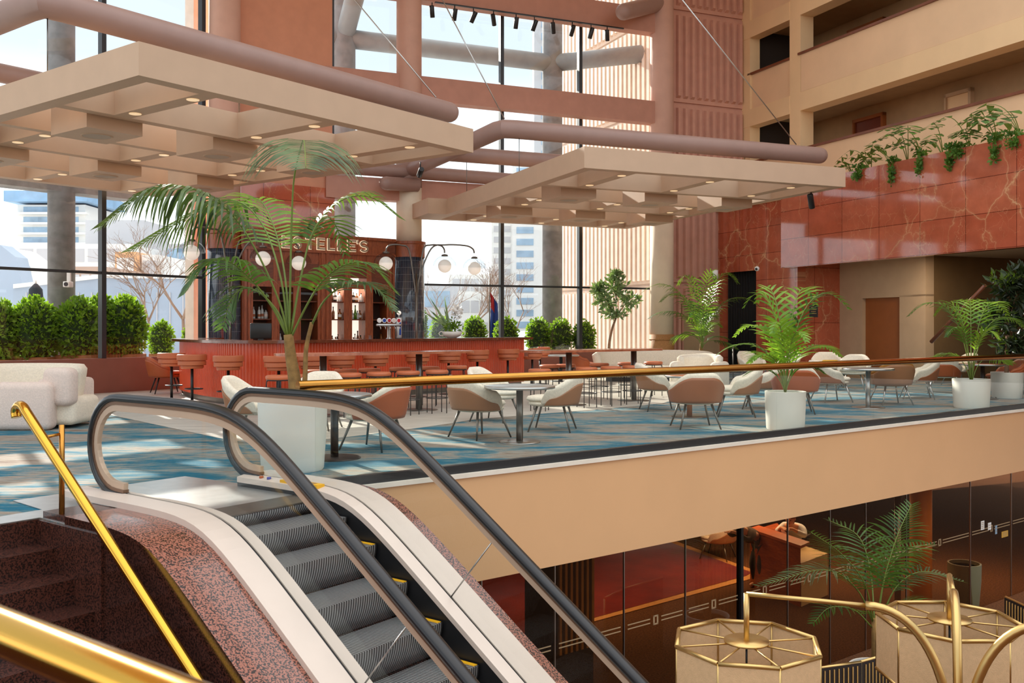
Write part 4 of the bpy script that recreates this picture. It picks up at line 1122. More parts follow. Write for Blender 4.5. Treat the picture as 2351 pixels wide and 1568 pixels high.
bayn = {0: 'bay above the till', 1: 'second bay', 3: 'left lit bay', 4: 'right lit bay', 5: 'right-hand unlit bay'}
for k, rows in ((3, ((1.0, 6), (1.73, 3), (2.21, 4))), (4, ((1.0, 6), (1.73, 5), (2.21, 4))), (0, ((1.73, 5),)), (1, ((1.0, 5),)), (5, ((1.0, 5),))):
    a, b = X(posts[k][1]), X(posts[k + 1][0])
    for z, n in rows:
        for i in range(n):
            pi = rnd.choice([0, 1, 3, 4, 5, 6, 0, 4]) if not (k == 4 and z == 1.73 and i == 2) else 2
            if k in (0, 1): pi = rnd.choice([3, 3, 1, 6])
            pr = prot[pi]; src = pr[0]
            o = src if not pr[1] else dup(src); pr[1] = True
            x = a + .07 + (b - a - .14) * i / (n - 1)
            o.location = Mc @ Vector((x, .22 + rnd.uniform(-.05, .08), z)); s = rnd.uniform(.95, 1.25); o.scale = (s, s, s)
            sh = {1.0: 'back counter', 1.73: 'middle shelf', 2.21: 'upper shelf'}[z]
            o['label'] = '%s %s bottle, %s from left on the %s, %s' % (pr[3], pr[2], ordn[i], sh, bayn[k]); o['group'] = 'bottles in the back bar'
for pr in prot:
    if not pr[1]:
        for c in list(pr[0].children): bpy.data.objects.remove(c)
        bpy.data.objects.remove(pr[0])
# tiled half columns beside the cabinet
for (c, r, lab) in (((pc.x, pc.y, 0), .43, 'dark blue tiled round pillar left of the back bar cabinet'), ((cl.x, cl.y, 0), .44, 'dark blue tiled round pillar right of the back bar cabinet')):
    t = struct(thing('tiled_pillar', lab, 'pillar', c))
    o = MB().lathe([(r, 0), (r, 3.5)], n=60).build('tiling', M['tile'], t)
    uvmap(o, lambda p, n: (math.atan2(p.y, p.x) * .44, p.z))
    MB().lathe([(r + .015, 3.5), (r + .015, 3.86), (r + .04, 3.88), (r + .04, 3.95), (.36, 3.95)], n=48).build('wood_collar', M['cabinet'], t, 30)
# globe lamps on poles
def globe_lamp(base, globes, label, ztop=2.95):
    t = thing('globe_lamp', label, 'lamp', (base.x, base.y, 0))
    MB().tube([(0, 0, 0), (0, 0, ztop)], .035, 14).build('pole', M['dark_steel'], t)
    for k, g in enumerate(globes):
        p = Vector((g.x - base.x, g.y - base.y, g.z)); dx = Vector((p.x, p.y, 0)); L = dx.length; dr = dx.normalized()
        zh = p.z + .50 + .06 * k
        path = catmull([Vector((0, 0, ztop - .55)) + dr * .02, Vector((0, 0, ztop - .1)) + dr * .08, Vector((0, 0, zh - .12)) + dr * L * .25, Vector((0, 0, zh)) + dr * L * .5, Vector((0, 0, zh)) + dr * L * .84, Vector((0, 0, zh - .08)) + dr * L * .97, Vector((0, 0, zh - .2)) + dr * L], 6)
        a = MB().tube(path, .022, 10).build('arm', M['dark_steel'], t)
        MB().lathe([(.09, p.z + .27), (.09, p.z + .31), (.03, p.z + .33)], (p.x, p.y, 0), 20).build('cap', M['dark_steel'], a)
        MB().sphere(tuple(p), .185, 24, 14).build('globe', M['globe'], a)
        MB().lathe([(.32 * math.sin(q), p.z + .0 + .29 * math.cos(q)) for q in [PI / 2 * i / 10 for i in range(1, 11)]], (p.x, p.y, 0), 28, cap=False).build('glass_dome', M['glass_dome'], a)
    return t
pr_ = PD(956, 0, 25.6); globe_lamp(pr_, [PD(886, 605, 25.4), PD(1021, 611, 26.0), PD(1089, 616, 26.3)], 'three armed globe lamp on a pole before the right tiled pillar')
pl_ = PD(528, 0, 23.5); globe_lamp(pl_, [PD(604, 594, 23.3), PD(686, 604, 24.4), PD(440, 580, 22.6)], 'three armed globe lamp on a pole before the left tiled pillar, behind the palm')

# ================================================================ PLANTS
UPV = Vector((0, 0, 1))
def frond(path, ln, n=26, w=.022, droop=.5, seed=0, start=.22, stem=.012, fwd=.55, vee=.25):
    """feather leaf along a rachis path; returns MB with leaf (0) and stem (1) faces"""
    r = random.Random(seed); mb = MB(); P = [Vector(p) for p in path]
    mb.tube(P, stem, 6, 1, r2=stem * .3)
    seg = [(P[i + 1] - P[i]).length for i in range(len(P) - 1)]; tot = sum(seg)
    def at(s):
        s *= tot
        for i, l in enumerate(seg):
            if s <= l: return P[i].lerp(P[i + 1], s / l), (P[i + 1] - P[i]).normalized()
            s -= l
        return P[-1], (P[-1] - P[-2]).normalized()
    for i in range(n):
        s = start + (1 - start) * i / (n - 1); p, t = at(s)
        side = t.cross(UPV)
        if side.length < .2: side = t.cross(Vector((0, 1, 0)))
        side.normalize(); nn = side.cross(t).normalized()
        q = (s - start) / (1 - start)
        L0 = ln * (.55 + .45 * math.sin(PI * min(1, q * 1.25 + .12))) * (1 - .62 * max(0, q - .6) / .4)
        for sg in (1, -1):
            L = L0 * r.uniform(.88, 1.08); f = fwd * (.75 + .6 * q) + r.uniform(-.08, .08)
            d = (side * sg + t * f + nn * vee).normalized(); up = t.cross(d).normalized() * sg
            wd = (t - d * t.dot(d)).normalized() * w
            k = 4; pts = []; pos = p.copy(); dd = d.copy()
            for j in range(k + 1):
                pts.append(pos.copy()); dd = (dd + Vector((0, 0, -droop)) * (L / k) * (1.2 + j * .5)).normalized(); pos = pos + dd * (L / k)
            ww = [.55, 1, .9, .6, .05]; o = []
            for j in range(k + 1): o += [pts[j] - wd * ww[j], pts[j] + wd * ww[j]]
            mb.add(o, [(2 * j, 2 * j + 1, 2 * j + 3, 2 * j + 2) for j in range(k)], 0, True)
    return mb
def pot(root, r, h, z0=0, taper=.9, mat='white_pot'):
    MB().lathe([(r * taper * .96, z0), (r * taper, z0 + .02), (r * .98, z0 + h * .6), (r, z0 + h - .02), (r, z0 + h), (r - .03, z0 + h), (r - .035, z0 + h - .06)], n=40, cap=False).build('pot', M[mat], root, 50)
    MB().lathe([(.01, z0 + h - .07), (r - .03, z0 + h - .07)], n=24).build('soil', M['soil'], root)
def palm_rand(root, z0, n, L, ln, seed, spread=(20, 70), mat='palm', w=.018, bias=None, trunk=None, trn=5, nl=24):
    r = random.Random(seed)
    for i in range(n):
        az = 2 * PI * i / n + r.uniform(-.3, .3); el = math.radians(r.uniform(*spread)); l = L * r.uniform(.75, 1.08)
        d = Vector((math.cos(az), math.sin(az), 0))
        b = Vector((r.uniform(-.05, .05), r.uniform(-.05, .05), z0))
        c, s = math.cos(el), math.sin(el)
        pts = [b, b + (d * c * .25 + UPV * (s * .5)) * l, b + (d * c * .62 + UPV * s * .85) * l, b + d * (c * 1.0 + .08) * l + UPV * (s * .72) * l]
        frond(bez(pts, 14), ln * r.uniform(.85, 1.1), nl, w, .8, seed * 50 + i, .3).build('frond', [M[mat], M['stemg']], root)
# big palm behind the escalator
pb = PZ(672, 1078); pb.z = 0
bp = thing('potted_palm', 'large potted palm with arching fronds behind the escalator, in front of the bar', 'palm', pb)
pot(bp, .36, .72)
dP = pb.y
def Q(px, py, dd=0): return PD(px, py, dP + dd) - pb
MB().tube(catmull([Q(680, 930), Q(676, 870), Q(668, 820), Q(662, 768)], 5), .075, 14, r2=.05).build('trunk', M['trunk'], bp)
MB().tube(catmull([Q(692, 925, -.03), Q(700, 870, -.05), Q(703, 800, -.05), Q(716, 740, -.06)], 5), .03, 10, r2=.02).build('trunk', M['trunk'], bp)
BF = [([(662, 775), (640, 690), (585, 570), (520, 480), (430, 430), (340, 440), (232, 518)], [0, -.05, -.15, -.3, -.45, -.5, -.6], .85, 38, .019, .42, 1.3, 'palm_dark'),
      ([(664, 770), (667, 620), (670, 500), (675, 410), (690, 340), (697, 322), (700, 345), (702, 385)], [0, 0, -.03, -.1, -.35, -.7, -1.2, -1.6], .84, 26, .014, .66, .9, 'palm_dark'),
      ([(668, 765), (690, 640), (720, 530), (780, 462), (850, 452), (918, 500)], [0, .1, .2, .3, .4, .4],   .62, 26, .017, .45, .8, 'palm'),
      ([(668, 775), (705, 700), (745, 640), (800, 605), (855, 612), (905, 668)], [0, -.1, -.25, -.35, -.4, -.4], .56, 24, .02, .35, .8, 'palm'),
      ([(658, 770), (625, 705), (575, 640), (520, 598), (470, 610), (425, 672)], [0, -.1, -.3, -.5, -.6, -.7], .66, 26, .018, .4, .9, 'palm'),
      ([(660, 775), (640, 720), (600, 675), (560, 662), (530, 690), (512, 750)], [0, .1, .1, .1, .0, -.1], .55, 18, .016, .4, .9, 'palm'),
      ([(662, 770), (645, 640), (605, 520), (545, 462), (470, 478), (300, 575)], [0, .1, .3, .4, .4, .3], .8, 30, .016, .5, 1.1, 'palm'),
      ([(666, 770), (690, 640), (715, 540), (745, 500), (772, 520), (790, 580)], [0, .2, .4, .6, .8, .9], .5, 18, .013, .55, .8, 'palm'),
      ([(664, 770), (655, 640), (635, 540), (606, 470), (575, 455), (545, 480)], [0, .2, .5, .7, .8, .9], .7, 22, .016, .5, .9, 'palm_bright'),
      ([(716, 745), (745, 690), (790, 655), (840, 650), (875, 670), (900, 710)], [-.06, -.2, -.3, -.4, -.45, -.5], .5, 20, .016, .35, .8, 'palm_dark')]
for i, (pp, dd, ln, n, w, st_, dr_, mt_) in enumerate(BF):
    path = catmull([Q(a[0], a[1], b) for a, b in zip(pp, dd)], 5)
    frond(path, ln, n, w, dr_, 100 + i, st_, .013).build('frond', [M[mt_], M['stemg']], bp)
def palm_px(root, base, d, tips, ln, w, seed, mat, nl=24, droop=.9, start=.3, lift=.55, fwd=1.0):
    r = random.Random(seed); o = root.location
    for i, (px, py, dd) in enumerate(tips):
        b = PD(*base, d) - o; e = PD(px, py, d + dd) - o; v = e - b; h = Vector((v.x, v.y, 0)); L = v.length
        up = max(v.z, 0) + L * .22
        pts = [b, b + h * .12 + UPV * up * lift, b + h * .42 + UPV * up * 1.02, b + h * .78 + UPV * (v.z * .5 + up * .55), e]
        frond(bez(pts, 14), ln * r.uniform(.85, 1.1), nl, w, droop, seed * 50 + i, start, .01, fwd, .2).build('frond', [M[mat if i % 3 else ('palm_bright' if mat == 'palm' else 'palm')], M['stemg']], root)
# pots along the balustrade
p3 = PZ(1803, 985); t = thing('potted_palm', 'bright green potted palm in the left-hand white planter behind the balustrade', 'palm', p3)
pot(t, .295, .56, 0, .93)
palm_px(t, (1803, 905), p3.y, [(1650, 812, .1), (1712, 700, .3), (1740, 690, .8), (1945, 705, .3), (1925, 815, .5), (1690, 770, .8), (1712, 860, .1), (1870, 695, .9), (1775, 760, -.5), (1888, 855, -.3), (1725, 830, -.3), (1850, 780, -.5)], .42, .02, 3, 'palm_bright', 15, .9, .35, .75)
p4 = PZ(2230, 936); t = thing('potted_palm', 'slender potted palm in the right-hand white planter behind the balustrade', 'palm', p4)
pot(t, .33, .54, 0, .93)
palm_px(t, (2230, 885), p4.y, [(2090, 722, .0), (2150, 720, .5), (2310, 720, .6), (2350, 752, .2), (2140, 825, .5), (2315, 835, .4), (2175, 770, -.4), (2290, 775, -.4), (2225, 715, 1.0)], .44, .018, 5, 'palm_bright', 15, 1.0, .5, .8)
p2 = PD(1613, 0, 27.8); p2.z = 0; t = thing('potted_palm', 'tall potted palm with a short trunk before the beige exit door', 'palm', p2)
pot(t, .3, .62, 0, .9); MB().tube([(0, 0, .55), (-.05, 0, .8), (-.02, 0, 1.1)], .06, 10, r2=.045).build('trunk', M['trunk'], t)
palm_px(t, (1612, 792), p2.y, [(1474, 672, .1), (1492, 730, -.3), (1560, 650, .6), (1690, 645, .3), (1738, 700, .2), (1640, 640, -.4), (1545, 775, .2), (1690, 800, .2), (1520, 690, .8)], .72, .019, 9, 'palm', 20)
palm_px(t, (1612, 800), p2.y - .1, [(1562, 770, .1), (1580, 735, .3), (1645, 730, .2), (1672, 780, .1), (1655, 750, .4), (1600, 720, .1)], .45, .017, 19, 'palm_bright', 16)
# leafy clouds
def leaves(mb, c, rad, n, size, r, shape=2.2, lo=.72, asp=.42, dome=False):
    c = Vector(c)
    for i in range(n):
        d = Vector((r.gauss(0, 1), r.gauss(0, 1), r.gauss(0, 1))).normalized()
        if dome: d.z = d.z * .9 + .05
        k = r.uniform(lo, 1.06); p = c + Vector((d.x * rad[0], d.y * rad[1], d.z * rad[2])) * k
        o = (d + Vector((r.uniform(-.8, .8), r.uniform(-.8, .8), r.uniform(-.5, .9)))).normalized()
        s = o.cross(Vector((r.uniform(-1, 1), r.uniform(-1, 1), r.uniform(-1, 1)))).normalized(); L = size * r.uniform(.7, 1.2)
        nn = s.cross(o)
        a, b = p - o * L * .5, p + o * L * .5; m1 = p + s * L * asp * .5 + nn * L * .08; m2 = p - s * L * asp * .5 + nn * L * .08
        mb.add([a, m1, b, m2], [(0, 1, 2), (0, 2, 3)], 0, False)
    return mb
def tree_cloud(name, label, loc, trunk, clouds, size, mat, n, potd=None, asp=.42, seed=1):
    t = thing(name, label, 'tree', loc); r = random.Random(seed)
    MB().tube(catmull(trunk, 5), .05, 10, r2=.03).build('trunk', M['bark'], t)
    mb = MB()
    for c, rad in clouds: leaves(mb, c, rad, n, size, r, lo=.3, asp=asp)
    mb.build('foliage', M[mat], t)
    br = MB()
    for c, rad in clouds: br.tube([trunk[-1], (Vector(trunk[-1]) + Vector(c)) / 2 + Vector((.02, .02, .05)), c], .018, 6, r2=.008)
    br.build('branches', M['bark'], t)
    if potd: pot(t, *potd)
    return t
tl = PD(1408, 0, 27.9); tl.z = 0
def TQ(px, py): return tuple(PD(px, py, 27.9) - tl)
tree_cloud('ficus_tree', 'leafy indoor tree with a thin trunk behind the long sofa', tl, [TQ(1400, 850), TQ(1398, 800), TQ(1404, 760), TQ(1414, 730)],
    [(TQ(1412, 660), (.42, .4, .42)), (TQ(1388, 690), (.35, .35, .3)), (TQ(1442, 690), (.38, .35, .3)), (TQ(1414, 635), (.22, .2, .28)), (TQ(1408, 720), (.42, .35, .2)), (TQ(1374, 665), (.22, .2, .2))], .2, 'ficus', 130, (.28, .5), .42, 4)
tr_ = PD(2312, 0, 20.2); tr_.z = 0
def RQ(px, py): return tuple(PD(px, py, 20.2) - tr_)
tree_cloud('rubber_plant', 'big dark leaved rubber plant at the right edge in front of the recess stairs', tr_, [RQ(2310, 900), RQ(2312, 800), RQ(2315, 740)],
    [(RQ(2318, 660), (.5, .4, .5)), (RQ(2290, 730), (.4, .35, .4)), (RQ(2350, 720), (.45, .4, .45)), (RQ(2345, 640), (.35, .3, .35)), (RQ(2330, 790), (.45, .35, .3))], .24, 'ficus_dark', 190, (.32, .55), .4, 6)
# ledge planting
def monstera(label, p, s, lean, seed):
    t = thing('monstera_plant', label, 'plant', p, 0, 'monstera plants on the marble ledge'); r = random.Random(seed)
    for k in range(r.choice((3, 4))):
        az = r.uniform(-1.2, 1.2) + lean * 1.2 + PI; az = PI + r.uniform(-1.3, 1.3)
        d = Vector((math.cos(az), math.sin(az) * 1.0, 0)); h = s * r.uniform(.55, 1.0)
        path = bez([(0, 0, 0), Vector((0, 0, h * .6)) + d * .05, d * h * .35 + UPV * h * .95, d * h * .62 + UPV * h * .9], 10)
        MB().tube(path, .012, 6, r2=.007).build('stem', M['stemg'], t)
        L = s * r.uniform(.46, .6); o = path[-1]; out = (d + Vector((0, 0, r.uniform(-.6, -.1)))).normalized(); sd = out.cross(UPV).normalized(); nn = sd.cross(out)
        half = [(0, .02), (-.12, .28), (.05, .45), (.2, .5), (.24, .2), (.34, .47), (.45, .48), (.47, .18), (.56, .42), (.68, .4), (.68, .14), (.78, .3), (.9, .2), (1.0, 0)]
        pts = [(a, b) for a, b in half] + [(a, -b) for a, b in half[::-1]][1:]
        m = MB(); vs = [o + out * a * L + sd * b * L + nn * (-.25 * abs(b) ** 1.2 * L - .15 * a * a * L) for a, b in pts]
        cen = [o + out * a * L - nn * .15 * a * a * L for a in (0, .25, .5, .75, 1.0)]
        n0 = len(vs); vs += cen
        for q in range(len(pts) - 1):
            am = (pts[q][0] + pts[q + 1][0]) / 2; ci_ = n0 + min(4, max(0, round(am * 4))); m.f.append((q, q + 1, ci_)); m.m.append(0); m.s.append(True)
        m.v += [tuple(v) for v in vs]; m.build('leaf', M['monstera'], t)
    return t
mon = [(1958, 378, .75, 'leftmost, small monstera at the end of the marble ledge'), (2000, 374, .95, 'second monstera from the left on the marble ledge'), (2046, 366, 1.25, 'third monstera from the left, tall, on the marble ledge'), (2085, 360, 1.2, 'fourth monstera from the left on the marble ledge'), (2118, 352, 1.3, 'tallest, fifth monstera from the left on the marble ledge'), (2166, 344, 1.0, 'sixth monstera from the left on the marble ledge'), (2226, 330, 1.15, 'seventh monstera from the left on the marble ledge'), (2290, 312, 1.2, 'eighth monstera from the left on the marble ledge'), (2345, 300, 1.25, 'rightmost monstera on the marble ledge, cut by the edge')]
for i, (px, py, s, lb) in enumerate(mon):
    d = DU(px, UM + .45, A2); p = PD(px, 0, d); p.z = 5.5
    m_ = monstera('green ' + lb, p, s, 0, 40 + i)
    q = MB().lathe([(.07, -.0), (.08, .26)], n=14).build('sleeve', M['black'], m_)
for i, (px, l, w) in enumerate(((1975, .3, .5), (2052, .6, .32), (2115, .5, .32), (2185, .55, .4), (2205, .25, .7), (2290, .6, .5), (2335, .3, .8))):
    d = DU(px, UM + .02, A2); p = PD(px, 0, d); p.z = 5.70
    t = thing('trailing_vine', ('leftmost low trailing vine on the marble ledge', 'trailing vine hanging below the third monstera', 'trailing vine hanging below the fifth monstera', 'trailing vine hanging below the sixth monstera', 'low bushy vine right of the sixth monstera', 'trailing vine hanging below the eighth monstera', 'low bushy vine at the right end of the ledge')[i], 'plant', p, 0, 'trailing vines on the marble ledge')
    mb = MB(); r = random.Random(70 + i)
    leaves(mb, (0, 0, .06), (.2 * w / .4, .2, .12), 110, .09, r, lo=.2, asp=.7)
    leaves(mb, -Vector((math.sin(A2), math.cos(A2), 0)) * .09 + Vector((0, 0, -l / 2)), (.3 * w, .12, l / 2), 150, .09, r, lo=.1, asp=.7)
    mb.build('foliage', M['vine'], t)
# flower bowl on the bar
t = thing('flower_bowl', 'white bowl of leaves and white orchids on the bar', 'flower arrangement', onbar(1038))
MB().lathe([(.1, 0), (.2, .05), (.25, .15), (.235, .15), (.18, .06)], n=28, cap=False).build('bowl', M['white_pot'], t)
MB().tube([(.25 + .06 * math.sin(a), 0, .1 + .05 * math.cos(a)) for a in [2 * PI * k / 14 for k in range(14)]], .012, 6, closed=True).build('bowl_handle', M['white_pot'], t)
MB().tube([(-.25 + .06 * math.sin(a), 0, .1 + .05 * math.cos(a)) for a in [2 * PI * k / 14 for k in range(14)]], .012, 6, closed=True).build('bowl_handle', M['white_pot'], t)
r = random.Random(5); mb = leaves(MB(), (0, 0, .28), (.26, .22, .2), 240, .1, r, lo=.2); mb.build('greenery', M['hedge'], t)
mb = leaves(MB(), (.12, 0, .62), (.16, .14, .2), 60, .1, r, lo=.3, asp=.9); mb.build('orchids', M['white'], t)
mb = MB()
for k in range(9):
    a = r.uniform(1.7, 2.6); L = r.uniform(.5, .95); b = Vector((-.05, r.uniform(-.1, .1), .2)); d = Vector((math.cos(a), r.uniform(-.2, .2), math.sin(a)))
    s = Vector((0, 1, 0)).cross(d).normalized() * .022
    mb.add([b - s, b + s, b + d * L * .6 + s, b + d * L * .6 - s, b + d * L], [(0, 1, 2, 3), (3, 2, 4)], 0, False)
mb.build('sword_leaves', M['ficus'], t)
# ================================================================ LOBBY
VG = 8.22
def tg(px): return UV(PD(px, 0, DV(px, VG, AB)), AB)[0]
gw = struct(thing('window_3', 'bronze tinted glass wall of the lobby below the cream fascia', 'glass wall'))
joints = [1020, 1105, 1273, 1432, 1573, 1699, 1808, 1905, 1987, 2080, 2227, 2321, 2420, 2520]
MG = MF(AB)
for i in range(len(joints) - 1):
    a, b = tg(joints[i]), tg(joints[i + 1])
    MB().box((a + .008, VG - .006, ZL), (b - .008, VG + .006, -1.14), MG).build('glass_panel', M['glass_bronze'], gw)
    if joints[i + 1] != 1699: MB().box((b - .006, VG - .012, ZL), (b + .006, VG + .012, -1.14), MG).build('joint', M['steel'], gw)
a = tg(1699); MB().box((a - .025, VG - .04, ZL), (a + .025, VG + .04, -1.14), MG).build('post', M['black'], gw)
for i in range(1, len(joints) - 1):
    a, b = tg(joints[i]), tg(joints[i + 1]); c = (a + b) / 2
    m = MB()
    for z in (-2.12, -2.17):
        m.box((a + .06, VG - .009, z), (c - .1, VG - .007, z + .014), MG); m.box((c + .1, VG - .009, z), (b - .06, VG - .007, z + .014), MG)
    m.box((c - .045, VG - .009, -2.2), (c - .02, VG - .007, -2.08), MG); m.box((c + .02, VG - .009, -2.2), (c + .045, VG - .007, -2.08), MG); m.box((c - .045, VG - .009, -2.1), (c + .045, VG - .007, -2.08), MG); m.box((c - .045, VG - .009, -2.2), (c + .045, VG - .007, -2.18), MG)
    m.build('safety_marking', M['corridor'], gw)
def stick(px, py, w, h, mat, label, cat='sign', lines=3):
    d = DV(px, VG - .012, AB); p = PD(px, py, d)
    t = tag(MB().box((-w / 2, -.002, -h / 2), (w / 2, .001, h / 2)).build('notice', M[mat]), label, cat)
    t.location = p; t.rotation_euler = (0, 0, yaw(AB))
    m = MB()
    for k in range(lines):
        z = h / 2 - h * (k + 1) / (lines + 1); m.box((-w * .36, -.004, z - h * .035), (w * .36, -.002, z + h * .035))
    m.build('printed_lines', M['corridor'], t)
stick(2256, 1206, .12, .16, 'white', 'white notice stuck to the bronze glass, leftmost of the row', lines=4)
stick(2272, 1208, .12, .13, 'white', 'white notice with a black mark stuck to the bronze glass, second of the row', lines=2)
stick(2287, 1216, .07, .16, 'window_blue', 'narrow blue notice stuck to the bronze glass', lines=2)
stick(2307, 1226, .25, .11, 'yellow_cloth', 'wide yellow notice stuck to the bronze glass', lines=4)
# columns and poles behind the glass
def lobby_cyl(px, v, r, mat, label, name='column'):
    d = DV(px, v, AB); p = PD(px, 0, d); p.z = 0
    struct(MB().lathe([(r, ZL), (r, -1.14)], (p.x, p.y, 0), 32).build(name, M[mat]), label, 'column')
lobby_cyl(2114, 8.75, .185, 'orange_col', 'orange painted column in the lobby'); lobby_cyl(2061, 8.4, .05, 'steel', 'steel pole beside the orange column', 'pole')
d_ = DV(1307, 9.0, AB); p_ = PD(1307, 0, d_); u_ = UV(p_, AB)[0]
sc_ = struct(thing('slatted_column', 'dark square column with gold slats in the lobby', 'column'))
MB().box((u_ - .32, 8.9, ZL), (u_ + .32, 9.5, -1.14), MG).build('core', M['dark'], sc_)
m = MB()
for k in range(7): m.box((u_ - .28 + k * .09, 8.86, -2.55), (u_ - .24 + k * .09, 8.9, -1.14), MG)
m.build('slats', M['gold_slat'], sc_)
# rug
rp = [PZ(1130, 1492, ZL), PZ(1740, 1326, ZL), PZ(1752, 1318, ZL), PZ(1542, 1240, ZL), PZ(1240, 1150, ZL), PZ(800, 1330, ZL)]
def inset(poly, k):
    c = sum((Vector(p) for p in poly), Vector()) / len(poly); return [Vector(p) + (c - Vector(p)).normalized() * k for p in poly]
rg = thing('rug', 'large glossy red rug with a tan border on the lobby floor', 'rug', (0, 0, ZL))
MB().prism(rp, .004, .014).build('border', M['rug_border'], rg); MB().prism(inset(rp, .22), .012, .02).build('field', M['rug'], rg)
# reception counter
Cc, Lc, Rc = PZ(1838, 1394, ZL), PZ(1722, 1345, ZL), PZ(1900, 1366, ZL)
rc = thing('reception_counter', 'rust wood reception counter with a cream end, behind the bronze glass', 'counter', Cc)
l_, r_ = Lc - Cc, Rc - Cc
MB().prism([(0, 0), tuple(l_.xy), tuple((l_ + r_).xy)], 0, 1.06).build('front', M['counter_rust'], rc)
MB().prism([tuple((r_ * .02).xy), tuple(r_.xy), tuple((r_ + l_ * .98).xy)], 0, .78).build('end_cabinet', M['counter_cream'], rc)
MB().prism([tuple((-r_ * .03 - l_ * .02).xy), tuple((l_ * 1.03).xy), tuple((l_ * 1.02 + r_ * .35).xy), tuple((r_ * .33).xy)], 1.06, 1.11).build('counter_top', M['rust'], rc)
# people
def person(label, p, rz, pose, shirt, hair):
    t = thing('person', label, 'person', p, rz)
    def skin(name, verts, edges, rad, mat, lvl=2):
        me = bpy.data.meshes.new(name); me.from_pydata(verts, edges, []); me.materials.append(M[mat])
        o = bpy.data.objects.new(name, me); COL.objects.link(o); o.parent = t
        md = o.modifiers.new('skin', 'SKIN'); md.use_smooth_shade = True
        for i, r in enumerate(rad): me.skin_vertices[0].data[i].radius = (r, r)
        me.skin_vertices[0].data[0].use_root = True
        o.modifiers.new('sub', 'SUBSURF').levels = lvl; o.modifiers['sub'].render_levels = lvl
        return o
    J = pose
    names = ['pel', 'waist', 'chest', 'neck', 'head', 'shl', 'ell', 'wrl', 'pal', 'shr', 'elr', 'wrr', 'par', 'hil', 'knl', 'anl', 'tol', 'hir', 'knr', 'anr', 'tor']
    R = dict(pel=.13, waist=.12, chest=.13, neck=.055, head=.06, shl=.065, ell=.045, wrl=.03, pal=.035, shr=.065, elr=.045, wrr=.03, par=.035, hil=.09, knl=.06, anl=.04, tol=.035, hir=.09, knr=.06, anr=.04, tor=.035)
    ix = {n: i for i, n in enumerate(names)}
    E_l = [('pel', 'waist'), ('waist', 'chest'), ('chest', 'neck'), ('neck', 'head'), ('chest', 'shl'), ('shl', 'ell'), ('ell', 'wrl'), ('wrl', 'pal'), ('chest', 'shr'), ('shr', 'elr'), ('elr', 'wrr'), ('wrr', 'par'), ('pel', 'hil'), ('hil', 'knl'), ('knl', 'anl'), ('anl', 'tol'), ('pel', 'hir'), ('hir', 'knr'), ('knr', 'anr'), ('anr', 'tor')]
    vs = [Vector(J[n]) for n in names]; es = [(ix[a], ix[b]) for a, b in E_l]; rad = [R[n] for n in names]
    for h, w in (('pal', 'wrl'), ('par', 'wrr')):
        d = (Vector(J[h]) - Vector(J[w])).normalized(); s = d.cross(UPV).normalized()
        for k, (off, L) in enumerate(((-.03, .07), (-.01, .085), (.012, .08), (.032, .06), (-.045, .03))):
            b = Vector(J[h]) + s * off + d * (.03 if k < 4 else -.01); e = b + d * L + Vector((0, 0, -.02)) + (s * -.03 if k == 4 else Vector())
            i0 = len(vs); vs += [b, e]; rad += [.011, .009]; es += [(ix[h], i0), (i0, i0 + 1)]
    body = skin('body', vs, es, rad, 'skin')
    hd = Vector(J['head']); f = Vector(J['face'])
    m = MB(); m.sphere(tuple(hd + Vector((0, 0, .06))), .095, 18, 14, sc=(.85, 1.0, 1.18)); o = m.build('head', M['skin'], body)
    fd = f.normalized(); sd = fd.cross(UPV).normalized(); hc = hd + Vector((0, 0, .06))
    m = MB(); m.sphere(tuple(hc + fd * .095 + Vector((0, 0, -.015))), .016, 8, 6, sc=(1, 1, 1.6)); m.sphere(tuple(hc + sd * .09), .02, 8, 6); m.sphere(tuple(hc - sd * .09), .02, 8, 6); m.build('nose_and_ears', M['skin'], body)
    m = MB(); m.sphere(tuple(hc + fd * .086 + sd * .033 + Vector((0, 0, .015))), .011, 8, 6); m.sphere(tuple(hc + fd * .086 - sd * .033 + Vector((0, 0, .015))), .011, 8, 6); m.sphere(tuple(hc + fd * .083 + Vector((0, 0, -.055))), .016, 8, 6, sc=(1.3, 1, .35)); m.build('eyes_and_mouth', M['dark'], body)
    m = MB(); m.sphere(tuple(hc - fd * .02 + Vector((0, 0, .03))), .108, 18, 12, sc=(.92, 1.02, 1.1), a1=PI * .55); m.sphere(tuple(hc - fd * .05 + Vector((0, 0, -.02))), .09, 14, 10, sc=(.95, .9, 1.3)); m.build('hair', M[hair], t)
    sn = ['waist', 'chest', 'shl', 'ell', 'shr', 'elr', 'pel']; si = {n: i for i, n in enumerate(sn)}
    mid = lambda a, b, k: Vector(J[a]).lerp(Vector(J[b]), k)
    sv = [Vector(J[n]) for n in sn] + [mid('ell', 'wrl', .7), mid('elr', 'wrr', .7)]
    skin('shirt', sv, [(0, 1), (1, 2), (2, 3), (1, 4), (4, 5), (0, 6), (3, 7), (5, 8)], [.145, .155, .085, .065, .085, .065, .15, .05, .05], shirt)
    tn = ['pel', 'hil', 'knl', 'hir', 'knr', 'anl', 'anr']
    skin('trousers', [Vector(J[n]) for n in tn], [(0, 1), (1, 2), (0, 3), (3, 4), (2, 5), (4, 6)], [.15, .11, .08, .11, .08, .06, .06], 'trousers')
    return t
